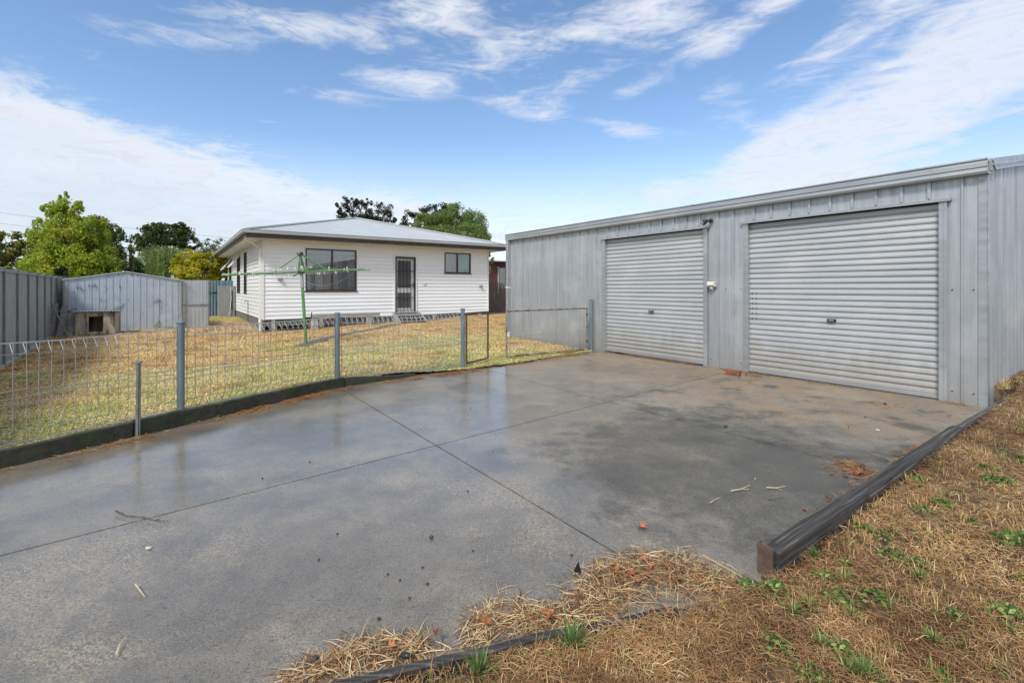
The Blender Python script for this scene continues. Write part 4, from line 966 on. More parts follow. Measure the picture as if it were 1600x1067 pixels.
tree('shade_tree', 'dark spreading tree with flat crown beside the power pole', b, [pb_(262,366,45,b,36,17), pb_(230,380,45,b,24,14), pb_(290,378,45,b,20,14), pb_(245,360,45,b,18,12), pb_(280,360,45,b,16,11), pb_(255,392,45,b,34,14), pb_(303,385,45,b,8,9)],
     12000, .22, [(.065,.105,.026),(.105,.145,.035),(.042,.07,.02)], [3,2,2], .25, 34, .24, seed=4)
b = at(308, 0, 27)
tree('shade_tree', 'yellow autumn tree with dense crown behind the blue iron fence', b, [pb_(300,410,27,b,26,17), pb_(325,408,27,b,22,16), pb_(285,418,27,b,16,16), pb_(312,425,27,b,34,18), pb_(345,415,27.5,b,16,22), pb_(305,437,27,b,28,14)],
     12000, .13, [(.55,.48,.025),(.42,.42,.03),(.26,.31,.025),(.60,.44,.03)], [3,3,2,1], .12, 30, .26, droop=.3, seed=5)
b = at(765, 0, 40)
tree('round_tree', 'dense mid green tree with broad rounded crown behind the white house roof', b,
     [pb_(715,340,39,b,26,20), pb_(740,352,39.5,b,20,22), pb_(690,348,39,b,22,18), pb_(664,352,39,b,20,17), pb_(752,374,39,b,13,20), pb_(730,368,38,b,24,20), pb_(700,372,38,b,26,20), pb_(672,370,38,b,22,16), pb_(650,368,39,b,14,14), pb_(745,398,39,b,16,24), pb_(700,392,38.5,b,46,20), pb_(640,386,40,b,14,18)],
     60000, .12, [(.16,.24,.055),(.22,.31,.085),(.11,.175,.04),(.30,.37,.13)], [3,2.5,1.2,1], .25, 60, .34, aspect=.55, seed=6, clumpvar=.6)
b = at(652, 0, 46)
tree('shade_tree', 'very dark tree top showing between the gum and the rounded tree', b, [pb_(680,335,46,b,32,16), pb_(645,350,46,b,20,20), pb_(700,328,46,b,14,10)],
     3800, .24, [(.03,.06,.018),(.05,.08,.022)], [1,1], .25, 34, .24, seed=7)
b = at(565, 0, 48)
tree('gum_tree', 'open dark gum tree with ragged crown above the house ridge', b, [pb_(548,318,48,b,14,13), pb_(530,326,48,b,14,9), pb_(575,316,48,b,8,7), pb_(563,330,48,b,18,16), pb_(592,332,48,b,22,17), pb_(610,345,48,b,9,12), pb_(540,345,48,b,16,14), pb_(570,350,48,b,34,16), pb_(612,322,48,b,4,3)],
     9000, .20, [(.04,.058,.024),(.065,.078,.034),(.10,.085,.045),(.025,.038,.016)], [3,2,.7,2], .26, 24, .22, aspect=.4, seed=8)
b = at(772, 0, 27)
tree('pale_shrub', 'pale green shrub peeping past the right corner of the white house', b, [pb_(764,408,27,b,7,14), pb_(758,425,27,b,9,18), pb_(750,400,27,b,12,20)],
     1500, .15, [(.30,.36,.14),(.22,.29,.09),(.38,.42,.2)], [2,2,1], .06, 20, .28, seed=9)
for k, (u, v, ru, rv, lab) in enumerate([(238,408,12,22,'slim dark conifer left of the weeping willow'), (330,385,22,14,'small bluish tree over the yellow autumn tree'), (96,440,10,20,'low dark bush squeezed between steel fence and garden shed')]):
    Yk = [38, 40, 19][k]; b = at(u, 0, Yk)
    tree(['conifer','shade_tree','dark_bush'][k], lab, b, [pb_(u,v,Yk,b,ru,rv), pb_(u+ru*.3,v+rv*.9,Yk,b,ru*1.2,rv*.9), pb_(u-ru*.3,v+rv*1.5,Yk,b,ru*1.2,rv)], 1700, .2, [[(.05,.08,.02),(.08,.10,.03)], [(.13,.17,.10),(.17,.20,.12)], [(.03,.055,.014),(.05,.08,.02)]][k], [1,1], .1, 24, .3, seed=20+k)
# weeping willow: hanging strands
b = at(262, 0, 33); WT = empty('weeping_willow', b, 0, 'weeping willow with hanging green strands behind the garden shed', 'tree'); rng = np.random.default_rng(55)
wood = MB(); wood.tube([(0,0,-.4),(.05,0,1.4),(0,0,2.4)], [.26,.2,.16], 10); C = []; D = []; K = []
crown = np.array(P(262,400,33)-b)
for k in range(330):
    d = rng.normal(size=3); d[2] = abs(d[2])*.9; d /= np.linalg.norm(d); st = crown+d*np.array([1.75,1.75,.75])*rng.uniform(.55,1)
    if k % 12 == 0: wood.tube([(0,0,2.2), Vector(crown)*.6+Vector(st)*.4, Vector(st)], [.09,.05,.015], 6)
    ln = rng.uniform(.9, 2.4); ln = min(ln, st[2]-.3); n = int(ln/.055); tt = np.arange(n)/n
    pts = st+np.stack([d[0]*.30*tt, d[1]*.30*tt, -ln*tt], 1)+rng.normal(size=(n,3))*.035; C.append(pts); cc = palette(1, [(.22,.32,.085),(.29,.39,.12),(.16,.24,.06)], [3,2,2])[0]; K.append(cc*rng.uniform(.8,1.2,(n,1)))
v, q, cc = leaf_cards(np.concatenate(C), .15, np.concatenate(K), 2.2, .22)
wood.build('trunk', M['bark'], WT, smooth=True); np_obj('crown', v, q, None, M['leaf'], cc, WT)

# power pole and wires
p = at(204, 0, 52); PP = empty('power_pole', p, 0, 'dark timber power pole rising between the left trees', 'power pole')
zt_ = P(204,382,52).z-p.z; g = MB(); g.tube([(0,0,-.5),(0,0,zt_)], [.19,.14], 10); g.build('pole_shaft', M['pole'], PP)
g = MB(); g.box(-.9,-.06,zt_-.45,.9,.06,zt_-.32); g.build('crossarm', M['pole'], PP)
for i, (va, vb, sag, lab) in enumerate(((325,372,.5,'upper dark power wire crossing the cloud at left'), (347,383,.5,'lower faint power wire crossing the cloud at left'))):
    a, c_ = P(-400, va-50, 40), P(420, vb+5, 56); g = MB()
    g.tube([a.lerp(c_, t_)-Vector((0,0,sag*4*t_*(1-t_))) for t_ in np.linspace(0,1,25)], .011, 5); o_ = g.build('power_wire', M['wire']); tag(o_, lab, 'wire')

# ------------------------------------------------------------------ grass
def blades(name, pts, hgt, wid, lean, cols, mat, kind='stuff', curl=.35):
    n = len(pts); a = rng.uniform(0, 2*PI, n); d = np.stack([np.sin(lean)*np.cos(a), np.sin(lean)*np.sin(a), np.cos(lean)], 1)
    s = np.stack([-np.sin(a), np.cos(a), np.zeros(n)], 1); tw = rng.uniform(-.8,.8,n)[:, None]; s = s+np.array([0,0,1.])*tw*np.sin(lean)[:, None]; s /= np.linalg.norm(s, axis=1)[:, None]
    b2 = rng.uniform(0, 2*PI, n); side = np.stack([np.cos(b2), np.sin(b2), np.zeros(n)], 1)*rng.uniform(0, curl, n)[:, None]
    h = hgt[:, None]; w2 = wid[:, None]/2
    m1 = pts+d*h*.5+side*h*.12; tp = pts+d*h+side*h*.55-np.array([0,0,1.])*h*np.sin(lean)[:, None]*curl*.45
    v = np.stack([pts-s*w2, pts+s*w2, m1+s*w2*.85, m1-s*w2*.85, tp], 1).reshape(-1, 3)
    i = np.arange(n)*5; q = np.stack([i, i+1, i+2, i+3], 1); tr = np.stack([i+3, i+2, i+4], 1)
    cc = np.repeat(cols, 5, 0).reshape(n, 5, 3); return tag(np_obj(name, v, q, tr, mat, cc.reshape(-1, 3)), kind=kind)
def scatter(poly, n, near=None, power=1.2):
    xs = [p[0] for p in poly]; ys = [p[1] for p in poly]; X = []; Y = []; c = 0
    while c < n:
        x = rng.uniform(min(xs), max(xs), n*3); y = rng.uniform(min(ys), max(ys), n*3); k = inside(x, y, poly)
        if near: k &= rng.random(len(x)) < (near/np.maximum(np.hypot(x, y), near))**power
        x, y = x[k], y[k]; X.append(x); Y.append(y); c += len(x)
    return np.concatenate(X)[:n], np.concatenate(Y)[:n]
rng = np.random.default_rng(77)
# lawn blades
def pathmask(x, y):
    k = np.ones(len(x), bool)
    for p, q in zip(pts_path, pts_path[1:]):
        d = np.array([q.x-p.x, q.y-p.y]); l2 = (d**2).sum(); t_ = np.clip(((x-p.x)*d[0]+(y-p.y)*d[1])/l2, 0, 1)
        k &= np.hypot(x-p.x-t_*d[0], y-p.y-t_*d[1]) > .17
    return k
pts_path = [G(470,541,-.05), G(505,531,-.06), G(545,522,-.08), G(590,514,-.08), G(618,506,-.05)]
LW2 = [(-3.80,3.37),(-2.34,6.44),(-1.53,7.33),(-.7,7.82),(.08,8.55),(.83,9.38),(1.6,10.1),(.0,12.7),(.2,17),(-.2,23.2),(-1.5,23.2),(-1.05,21.9),(-8.5,16.6),(-13,23),(-16,24),(-14,20),(-11.6,16.9),(-14.2,15.2),(-9.3,9.0),(-7.6,6.2),(-5.2,2.2),(-4.4,2.0)]
def lawn_blades(name, n, near, power, h0, h1, w0, w1, jit):
    x, y = scatter(LW2, n, near, power); k = pathmask(x, y); x, y = x[k], y[k]; n = len(x)
    cl = fbm(x*2.6, y*2.6, 41); k = rng.random(n) < np.clip(cl*2.4-.35, .12, 1); x, y, cl = x[k], y[k], cl[k]; n = len(x)
    z = lawn_z(x, y)-.004; dist = np.hypot(x, y)
    c = lawn_col(x, y, rng.normal(0, jit, n))*rng.uniform(.65, 1.35, (n,1))
    blades(name, np.stack([x,y,z],1), rng.uniform(h0,h1,n)*(.6+cl), rng.uniform(w0,w1,n)*np.clip(dist/6, .7, 2.2), rng.uniform(.2,1.35,n), np.clip(c,0,1), M['blade'])
lawn_blades('lawn_grass', 190000, 5, 1.1, .018, .05, .004, .008, .22)
# greener ragged growth along fence feet and walls
def strip(a, b, n, wd, zf, h0, h1, cols, wts, name):
    t_ = rng.random(n); a = np.array(a); b = np.array(b); d = (b-a)/np.linalg.norm(b-a); nr = np.array([-d[1], d[0]])
    cl = vnoise(t_*np.linalg.norm(b-a)*3, t_*0, 3); k = rng.random(n) < np.clip(cl*1.8-.35, .03, 1); t_ = t_[k]; cl = cl[k]; n = len(t_)
    o_ = np.abs(rng.normal(0, wd, n)); p = a+(b-a)*t_[:, None]+nr*o_[:, None]
    return np.stack([p[:,0], p[:,1], zf(p[:,0], p[:,1])], 1), rng.uniform(h0, h1, n)*(.5+cl), palette(n, cols, wts)
GR = [(.10,.19,.03),(.16,.23,.045),(.30,.25,.08),(.42,.29,.13)]
PT = []; HH = []; CC = []
gw0 = GO.to_2d(); 
for a, b, n, wd, zf, h0, h1, wts in ((gw0, (GO-D1*3.3).to_2d(), 2600, .10, lawn_z, .04, .13, [3,3,1,1]), ((-9.1,8.9), (-13.6,15.2), 2200, .12, lawn_z, .03,.11, [1,2,2,2]), ((-14.1,15.4), (-11.6,17.1), 1200, .10, lawn_z, .03,.10, [2,2,2,1]),
        ((-3.78,3.45), (-2.36,6.36), 3000, .05, lawn_z, .03,.09, [1,1.5,3,3]), ((-2.26,6.52), (-.8,7.83), 2200, .06, lawn_z, .02,.08, [1,1.5,3,3]), ((-.75,7.8), (1.5,9.95), 2600, .10, lawn_z, .02,.07, [2,2,3,2]), ((-8.4,16.4), (-1.1,21.5), 1800, .1, lawn_z, .02,.07, [1,2,3,3])):
    p_, h_, c_ = strip(tuple(a), tuple(b), n, wd, zf, h0, h1, GR, wts, ''); PT.append(p_); HH.append(h_); CC.append(c_)
PT = np.concatenate(PT); HH = np.concatenate(HH); CC = np.concatenate(CC); n = len(PT)
blades('fence_line_grass', PT, HH, rng.uniform(.003,.006,n), rng.uniform(.1,.9,n), CC, M['blade'])
# dry verge: matted lying straw, clumps of standing straw, hints of green
VP = [(-2.4,.75),(-.43,1.62),(.62,1.95),(1.0,2.06),(1.14,2.14),(1.30,2.24),(3.92,4.18),(5.74,5.54),(5.97,5.85),(7.6,7.0),(8.5,6.5),(6.5,3),(3.4,.9),(-1.5,.4)]
STR = [(.52,.325,.14),(.39,.21,.085),(.26,.115,.05),(.66,.49,.27),(.12,.06,.032)]
x, y = scatter(VP, 215000, 1.9, 1.5); n = len(x); cl = fbm(x*4.5, y*4.5, 61); k = rng.random(n) < np.clip((cl-.30)*4.5, .2, 1); x, y, cl = x[k], y[k], cl[k]; n = len(x)
hue = np.clip((fbm(x*2.1, y*2.1, 67)-.32)*2.8, 0, 1); c = mixc(palette(n, STR, [.6,2.5,4.5,.2,4])*.8, palette(n, STR, [4,3,.8,2.2,.5])*1.08, hue)
blades('matted_straw', np.stack([x,y,verge_z(x,y)+rng.uniform(.0,.022,n)],1), rng.uniform(.015,.08,n), rng.uniform(.0013,.003,n), rng.uniform(1.05,1.57,n), np.clip(c,0,1), M['straw'], curl=.7)
# standing clumps
cx, cy = scatter(VP, 900, 2.2, 1.2); k = fbm(cx*1.6, cy*1.6, 71) > .45; cx, cy = cx[k], cy[k]
ex = []
for i in range(46):   # a heavier fringe along the sleeper and the low board
    if i < 22: q = S0.lerp(S2, i/26)+Vector((.10,-.14,0))*random.uniform(.9,1.5)
    else: q = Vector((-.9,1.48,0)).lerp(Vector((1.15,2.1,0)), (i-22)/23)+Vector((.03,-.10,0))*random.uniform(.4,1.8)
    ex.append((q.x, q.y))
cx = np.concatenate([cx, [e[0] for e in ex]]); cy = np.concatenate([cy, [e[1] for e in ex]])
PT = []; HH = []; CC = []; LN = []
for a, b in zip(cx, cy):
    m = rng.integers(25, 75); r0 = rng.uniform(.02, .065); px = a+rng.normal(0, r0, m); py = b+rng.normal(0, r0, m); PT.append(np.stack([px, py, verge_z(px, py)], 1)); hh = rng.uniform(.025, .07)
    HH.append(rng.uniform(.5, 1.3, m)*hh); LN.append(rng.uniform(.1, 1.15, m)); gr = rng.random() < .2
    CC.append(palette(m, STR[:4]+[(.19,.27,.06)], [3,2,1,2.4,.4 if not gr else 6]))
PT = np.concatenate(PT); k = inside(PT[:,0], PT[:,1], VP); HH = np.concatenate(HH); LN = np.concatenate(LN); CC = np.concatenate(CC); n = len(PT)
blades('straw_clumps', PT[k], HH[k], rng.uniform(.0016,.0034,k.sum()), LN[k], CC[k], M['straw'])
# straw washed up on the slab edge
path = [(445,1062),(520,1035),(565,1015),(640,1012),(700,1000),(760,965),(800,955),(850,968),(905,962),(945,905),(985,893),(1040,880),(1090,905),(1150,918)]
wd = [.03,.06,.08,.06,.05,.09,.10,.07,.08,.13,.15,.14,.13,.07]
PT = []; CC = []
for i in range(len(path)-1):
    a = G(*path[i]); b = G(*path[i+1])
    m = int((b-a).length*(wd[i]+wd[i+1])*19000); t_ = rng.random(m)[:, None]; p = np.array(a)*(1-t_)+np.array(b)*t_; ww = (wd[i]*(1-t_)+wd[i+1]*t_)[:, 0]
    off = rng.normal(0, 1, (m,2))*ww[:, None]*.55+np.array([.05,-.06])*ww[:, None]*8*rng.random((m,1))
    p[:, :2] += off; p[:, 2] = np.abs(rng.normal(0, 1, m))*.16*ww*np.exp(-(off**2).sum(1)/(ww**2)) + .004; PT.append(p)
PT = np.concatenate(PT); low = [(-2.4,.95),(-.43,1.645),(.62,1.98),(1.04,2.06),(1.14,2.25),(1.05,2.7),(-1.6,2.3)]; k = inside(PT[:,0], PT[:,1], low)&(fbm(PT[:,0]*8, PT[:,1]*8, 91) > .36); PT = PT[k]; n = len(PT)
CC = palette(n, [(.60,.46,.27),(.44,.29,.13),(.27,.15,.07),(.42,.13,.035),(.10,.06,.035)], [3.4,3,2.2,.9,2.6])
blades('washed_straw', PT, rng.uniform(.03,.13,n), rng.uniform(.0018,.0038,n), rng.uniform(1.35,1.6,n), CC, M['straw'], curl=.3)
PT = np.array([(5.42,5.46),(5.5,5.47),(5.62,5.58),(5.75,5.68),(5.9,5.82)])[rng.integers(0,5,420)]+rng.normal(0,.04,(420,2)); PT = np.concatenate([PT, np.full((420,1), .18)], 1)
blades('bank_grass', PT, rng.uniform(.04,.12,420), rng.uniform(.003,.005,420), rng.uniform(.1,1.3,420), palette(420, STR[:4]+[(.19,.27,.06)], [3,2,1,2,1.5]), M['straw'])
# fine litter along the edging boards and the door sills
PT = []
for a, b, m, w_ in (((-3.62,3.5),(-3.2,4.3),700,.05),((-3.25,4.25),(-2.2,6.3),4200,.055),((-2.15,6.4),(-.6,7.75),3200,.07),((-.6,7.75),(1.7,10.0),1800,.08),((5.05,5.42),(1.9,9.95),5200,.045),((1.35,2.5),(3.7,4.25),700,.03)):
    a = np.array(a); b = np.array(b); t_ = rng.random(m); d = (b-a)/np.linalg.norm(b-a); nr = np.array([d[1], -d[0]]) if a[0] < 4 and a[0] != 1.35 else np.array([d[1], -d[0]])*-1
    if a[0] == 1.35: nr = np.array([-d[1], d[0]])
    if a[0] > 4: nr = np.array([-.8213, -.5705])
    cl = vnoise(t_*14, t_*0, 8); o_ = np.abs(rng.normal(0, w_, m)); q = a+(b-a)*t_[:, None]+nr*o_[:, None]; k = rng.random(m) < np.clip(cl*2-.5, .03, 1); PT.append(np.stack([q[:,0], q[:,1], rng.uniform(.003,.022,m)*np.exp(-o_/w_)+.003], 1)[k])
for u, v, m, r_ in ((1325,726,260,.05), (1345,740,160,.06), (1310,735,60,.06), (1180,588,160,.06), (1380,632,120,.10), (740,577,300,.12), (860,560,300,.12)):
    q = G(u, v); o_ = rng.normal(0, r_, (m,2)); PT.append(np.stack([q.x+o_[:,0], q.y+o_[:,1], .004+.03*rng.random(m)*np.exp(-(o_**2).sum(1)/r_**2)*(r_ < .07)], 1))
PT = np.concatenate(PT); n = len(PT)
blades('straw_litter', PT, rng.uniform(.02,.09,n), rng.uniform(.002,.005,n), rng.uniform(1.3,1.58,n), palette(n, [(.40,.25,.11),(.28,.14,.06),(.17,.085,.04),(.36,.13,.05)], [3,3,2,1]), M['straw'], curl=.3)

# ------------------------------------------------------------------ timber edges on the right
def sleeper(p, q, top, w_, label, seed):
    random.seed(seed); d = (q-p).normalized(); nr = Vector((0,-1,0)); ln = (q-p).length; n = int(ln/.08); g = MB(); L = []; fs = []; m = 12
    for i in range(n+1):
        s = ln*i/n; c = Vector((s,0,0)); e = .0025*math.sin(s*3+seed)+random.uniform(-.001,.001); tt = top+.0018*math.sin(s*4)+random.uniform(-.001,.001); ch = .006+.005*abs(math.sin(s*9+seed))
        if min(i, n-i) == 0: tt -= .006
        pr = [(0,-.06),(0,tt*.45),(e,tt-ch),(e+ch*.7,tt-.002),(w_*.35,tt+.001),(w_*.55,tt-.003),(w_*.75,tt),(w_-ch*.7,tt-.003),(w_+e*.5,tt-ch),(w_,tt*.45),(w_,-.06)]
        m = len(pr)
        L += [c+nr*(a+random.uniform(-.0015,.0015))+Vector((0,0,b)) for a, b in pr]
    for i in range(n):
        for k in range(m-1): fs.append((i*m+k, i*m+k+1, (i+1)*m+k+1, (i+1)*m+k))
    fs += [tuple(range(m)), tuple(n*m+k for k in range(m))[::-1]]
    o = g.add(L, fs).build('timber_sleeper', M['sleeper'], None, 0, True, loc=p); o.rotation_euler = (0,0,math.atan2(d.y, d.x))
    m_ = o.modifiers.new('split', 'EDGE_SPLIT'); m_.split_angle = R(50); return tag(o, label, 'timber sleeper')
sleeper(S0, SJ, .122, .080, 'long black weathered timber sleeper nearest the straw pile on the slab', 3)
sleeper(SJ+Vector((.02,.014,0)), S2, .098, .08, 'lower black timber sleeper running to the garage corner', 5)
q = S0-Vector((.014,.008,0)); SP = empty('angle_stake', (q.x, q.y, 0), math.atan2(.5977,.8018), 'rusty steel angle stake at the near end of the sleeper', 'stake')
g = MB(); g.box(-.006,-.062,-.1,-.001,.004,.138); g.box(-.001,-.001+.004,-.1,.03,.0085,.138); g.build('stake_angle', M['rust'], SP)
e0 = Vector((-2.3,1.02,0)); e1_ = Vector((-.45,1.64,0)); e2_ = Vector((.66,2.0,0))
random.seed(4); g = MB(); L = []; fs = []; P_ = [e0.lerp(e1_, i/14) for i in range(14)]+[e1_.lerp(e2_, i/12) for i in range(13)]
for i, c in enumerate(P_):
    d = (P_[min(i+1, len(P_)-1)]-P_[max(i-1,0)]).normalized(); nr = Vector((d.y,-d.x,0)); tt = .021+.003*math.sin(i*1.3)-.022*max(0,(i-20)/7); e = random.uniform(-.003,.003)
    L += [c+nr*(a+e)+Vector((0,0,b)) for a, b in ((0,-.1),(0,tt-.006),(.006,tt),(.028,tt+.001),(.034,tt-.005),(.034,-.1))]
for i in range(len(P_)-1):
    for k in range(5): a = i*6+k; fs.append((a, a+1, a+7, a+6))
fs += [tuple(range(6)), tuple((len(P_)-1)*6+k for k in range(6))[::-1]]
tag(g.add(L, fs).build('edging_timber', M['sleeper']), 'thin black timber edging between slab and dry grass at the camera', 'edging')

# ------------------------------------------------------------------ small things
q = G(1143,586); BR = MB(); BR.box(-.115,-.05,0,.115,.05,.075); bo = tag(BR.build('red_brick', M['brick'], None, .006), 'red brick lying against the wall between the roller doors', 'brick')
bo.location = (q.x+.02, q.y+.02, .002); bo.rotation_euler = (0,0,ANG-PI/2+.04)
# star shaped dead leaves on the slab
def leaf_mesh(name, mat, lobes=5, r=.030):
    g = MB(); L = [(0,-r*.2,.003)]; A = [-1.9,-1.45,-1.05,-.72,-.45,-.2,0,.2,.45,.75,1.0,1.5,1.9]; RR = [.45,.75,.42,.95,.55,.72,1.2,.70,.52,1.0,.40,.78,.42]
    for a, q in zip(A, RR):
        q *= r*random.uniform(.85,1.15); a += random.uniform(-.06,.06); x, y = math.sin(a)*q, math.cos(a)*q; L.append((x, y-r*.2, .003+abs(x)*.55+random.uniform(0,.005)))
    g.add(L, [(0, i, i+1) for i in range(1, len(A))]); g.tube([(0,-r*.2,.003),(0.002,-r*.8,.006),(.006,-r*1.3,.004)], .0011, 4)
    o = g.build(name, mat); m_ = o.modifiers.new('thick', 'SOLIDIFY'); m_.thickness = .0007; return o
LP = [(1300,741,'orange'), (1258,798,'orange'), (1296,780,'brown'), (1345,728,'brown'), (1343,742,'orange'), (1362,738,'orange'), (1484,651,'brown'), (1176,583,'orange'), (1190,590,'orange'), (1155,590,'brown'),
      (1172,597,'orange'), (1003,823,'orange'), (1005,885,'orange'), (1062,915,'brown'), (682,1003,'brown'), (985,905,'orange'), (1020,898,'orange'), (960,903,'orange'), (1040,895,'orange'), (995,918,'orange'), (860,975,'orange'), (760,985,'orange'), (1100,893,'brown'), (905,945,'brown'), (612,1023,'orange'), (1335,740,'orange'), (1352,735,'brown'), (1322,745,'brown'), (1338,748,'brown'), (1165,586,'orange')]
names = {0:'orange star shaped dead leaf on bare slab left of the sleeper', 1:'orange dead leaf on the slab close beside the long sleeper', 6:'dark red leaf on the slab near the right garage corner', 11:'small orange leaf lying in the slab joint'}
lps = {'orange': leaf_mesh('dead_leaf', M['deadleaf']), 'brown': leaf_mesh('dead_leaf', M['brownleaf'])}; used = set()
for i, (u, v, kd) in enumerate(LP):
    src = lps[kd]
    if kd in used: o = src.copy(); COL.objects.link(o)
    else: o = src; used.add(kd)
    q = G(u, v, .004); z = .002 if u < 1100 and v < 880 or u > 1100 else .03; s = random.uniform(.75,1.25); o.location = (q.x, q.y, z); o.scale = (s,s,s*random.uniform(.8,2.0)); o.rotation_euler = (random.uniform(-.15,.15), random.uniform(-.15,.15), random.uniform(0,6.28))
    tag(o, names.get(i, 'small dead leaf among washed straw or litter at the slab edge'), 'leaf', 'dead leaves on the slab')
# twigs
def twig(pts, r, mat, label, forks=()):
    g = MB(); V = [G(u, v, .008) for u, v in pts]; V = [p+Vector((0,0,random.uniform(0,.012))) for p in V]; c = V[0].copy(); g.tube([p-c for p in V], [r*(1-.6*i/(len(V)-1)) for i in range(len(V))], 6)
    for i, (u, v) in forks: g.tube([V[i]-c, G(u, v, .02)-c], [r*.6, r*.3], 5)
    return tag(g.build('twig', mat, None, loc=c), label, 'twig')
twig([(181,801),(196,807),(222,810),(244,814),(262,816)], .006, M['twig'], 'long thin brown twig on the left of the slab', [(1,(190,800)),(3,(252,808))])
twig([(212,916),(217,922),(226,933)], .004, M['paletwig'], 'short pale straw twig on the slab below the long brown twig')
twig([(182,1024),(187,1010),(197,996)], .003, M['paletwig'], 'pale straw stem on the slab near the bottom left')
twig([(1110,787),(1118,780),(1126,777)], .003, M['paletwig'], 'tiny curled pale twig left of the two pale twigs')
twig([(1142,767),(1158,766),(1172,758)], .004, M['paletwig'], 'pale forked twig in the dark middle of the slab', [(1,(1170,764))])
twig([(1198,764),(1212,763),(1227,761)], .004, M['paletwig'], 'pale twig on the slab nearer the sleeper', [(1,(1222,765))])
twig([(1200,781),(1212,780),(1224,778)], .004, M['twig'], 'short dark twig just below the pale twigs on the slab')
twig([(1098,868),(1160,905),(1186,925)], .0025, M['paletwig'], 'thin reddish stem arching at the straw pile')
# black plastic shard
q = G(903,897); g = MB(); g.add([(-.018,0,0),(.016,.004,0),(.012,.012,.022),(.004,.006,.055),(-.020,-.002,.012),(-.018,.006,0),(.016,.010,0),(.012,.016,.022),(.004,.010,.055),(-.020,.004,.012)], [(0,1,2,3,4),(9,8,7,6,5),(0,5,6,1),(1,6,7,2),(2,7,8,3),(3,8,9,4),(4,9,5,0)])
tag(g.build('plastic_shard', M['blackplastic'], None, .001, loc=(q.x,q.y,.001)), 'curved black plastic shard on the slab before the straw', 'shard')
q = G(635,1022,.02); g = MB(); g.ball((0,0,0),.022,.012,.009,10,6,.05); o = tag(g.build('plastic_scrap', M['blackplastic'], None, loc=(q.x,q.y,.016)), 'small dark scrap lying in the washed straw', 'scrap')
# pebbles and gum nuts
prot = None
for i, (u, v) in enumerate([(674,841),(1383,632),(410,548+200),(668,913),(640,935),(592,968),(625,907),(606,898),(731,768),(484,722),(660,887),(527,835),(739,861),(1352,652),(1326,668),(498,875),(770,705),(893,868),(700,640),(735,638),(492,1033)]):
    if prot is None: g = MB(); g.ball((0,0,.008),.012,.010,.008,8,6,.08); prot = o = g.build('dark_pebble', M['pebble'], None, smooth=True)
    else: o = prot.copy(); COL.objects.link(o)
    q = G(u, v); s = [1.0,1.5,.6,.6,.55,.7,.5,.55,.6,.6,.5,.6,.45,.8,.6,.5,.5,.6,.5,.6,1.2][i]; o.location = (q.x, q.y, 0); o.scale = (s,s,s); o.rotation_euler = (0,0,i*1.3)
    tag(o, {0:'dark gum nut alone on the middle of the slab', 1:'dark lump on the slab before the right roller door', 20:'dark pebble at the left end of the washed straw'}.get(i, 'tiny dark pebble scattered on the wet slab'), 'pebble', 'pebbles on the slab')
prot = None
for i, (u, v) in enumerate([(232,858),(1371,673),(658,668),(865,641),(1028,575),(1180,748),(826,590),(870,575),(1420,690)]):
    if prot is None: g = MB(); g.ball((0,0,.006),.014,.010,.007,8,6,.12); prot = o = g.build('pale_pebble', M['palestone'], None)
    else: o = prot.copy(); COL.objects.link(o)
    q = G(u, v); s = [1.1,1.3,.7,.6,.9,.5,.6,.6,.5][i]; o.location = (q.x, q.y, 0); o.scale = (s,s,s); o.rotation_euler = (0,0,i*2.1)
    tag(o, {0:'pale crumb on the left of the slab below the twig', 1:'pale stone on the slab before the right garage corner'}.get(i, 'tiny pale pebble lying on the wet slab'), 'pebble', 'pale pebbles on the slab')
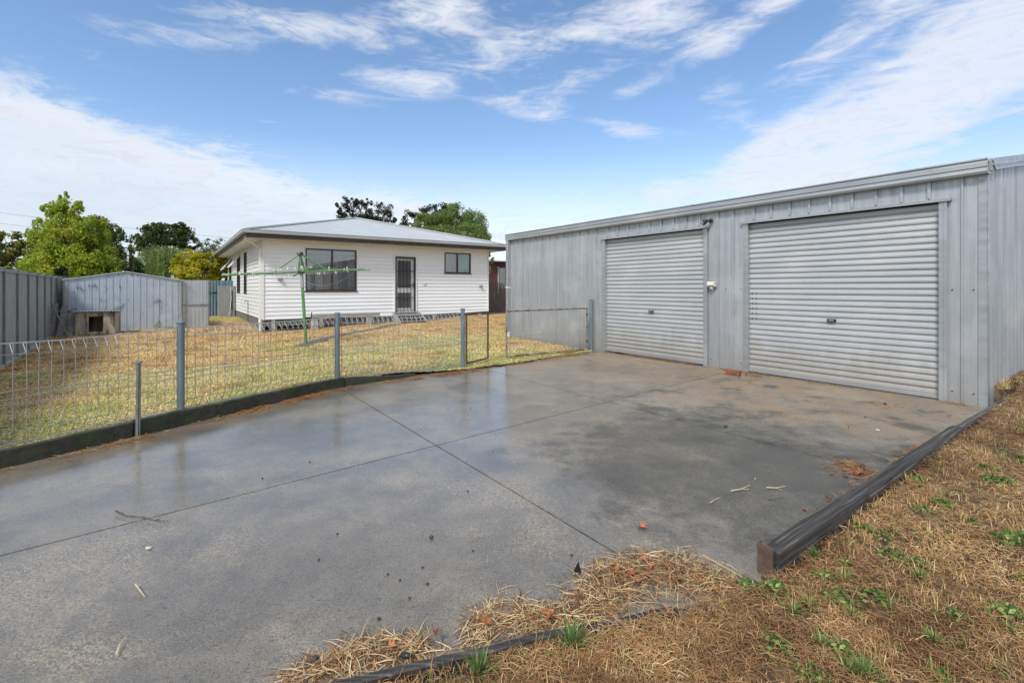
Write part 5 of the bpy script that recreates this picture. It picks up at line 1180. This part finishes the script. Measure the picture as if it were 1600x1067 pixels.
# green weeds
WG = [(.10,.19,.045),(.15,.24,.06),(.27,.31,.11),(.07,.13,.035),(.40,.32,.14)]
def weed_tuft(seed, n, h, w_, lean0, broad=False):
    global rng
    rng = np.random.default_rng(seed); a = rng.uniform(0, 2*PI, n); P0 = np.stack([np.cos(a), np.sin(a), a*0], 1)*rng.uniform(0,.012,(n,1))
    hh = rng.uniform(.6,1.2,n)*h; o = blades('green_weed', P0, hh, np.full(n, w_)*rng.uniform(.7,1.2,n), rng.uniform(lean0,1.35,n), palette(n, WG, [3,3,2,2,1.3]), M['blade'], None, .3); return o
def weed_rosette(seed, n, rad, h, size):
    global rng
    rng = np.random.default_rng(seed); a = rng.uniform(0, 2*PI, n); q = rad*rng.random(n)**.6
    c = np.stack([np.cos(a)*q, np.sin(a)*q, h*(1-(q/rad)**2)*rng.uniform(.3,1,n)+.006], 1); cc = palette(n, WG, [3,3,2,2,.6])
    v, qd, c2 = leaf_cards(c, size, cc, 0., .55); v[:, 2] = np.maximum(v[:, 2], .002)
    return np_obj('green_weed', v, qd, None, M['blade'], c2)
protos = [weed_tuft(1, 90, .065, .006, .15), weed_rosette(2, 110, .07, .045, .022), weed_tuft(3, 90, .10, .0055, .1), weed_rosette(4, 70, .06, .03, .030)]
WL = [(1134,667,0,.75,0,'small bright grass tuft in the slab before the right door'), (747,1050,2,.95,.0,'tall green tuft behind the thin timber edging'), (893,1003,2,1.15,.02,'tall green grass tuft in the middle behind the timber edging'),
      (1310,938,1,1.1,.03,'leafy green weed left of a second weed in the dry grass'), (1368,935,1,1.0,.03,'dark green weed right of its twin below the sleeper'), (1352,825,3,1.0,.05,'broad leaved weed beside the near part of the sleeper'), (1275,872,2,.7,.03,'green tuft at the foot of the sleeper near its end'),
      (1592,845,1,1.5,.08,'large green weed at the right edge of the dry grass'), (1575,960,1,1.2,.06,'pale green weed low at the right edge'), (1170,915,1,.8,.02,'pale green weed by the rusty stake'), (1555,747,3,1.3,.1,'flat green weed far right in the dry grass'),
      (1452,822,1,.7,.07,'small bright weed in the centre of the dry grass'), (1350,1050,2,.8,.04,'green tuft at the bottom edge of the picture'), (355,643,1,1.0,0,'green weed against the mossy board right of the stake'), (398,634,1,.9,0,'second green weed along the mossy board'), (425,630,0,.8,0,'third green weed along the mossy board')]
for i in range(64):
    u = random.uniform(1180,1600); v = random.uniform(660, 1060)
    q = G(u, v, .06)
    if inside(np.array([q.x]), np.array([q.y]), VP)[0]: WL.append((u, v, random.choice([0,1,1,3]), random.uniform(.5,1.05), .05, 'small green weed growing among the dry verge grass'))
done = set()
for u, v, k, s, z, lab in WL:
    if k in done: o = protos[k].copy(); COL.objects.link(o)
    else: o = protos[k]; done.add(k)
    q = G(u, v, z); gz = float(verge_z(q.x, q.y)) if (z or u > 700 and v > 980) else 0.0
    o.location = (q.x, q.y, gz-.004); o.scale = (s,s,s); o.rotation_euler = (0,0,random.uniform(0,6.28)); tag(o, lab, 'weed', 'green weeds')
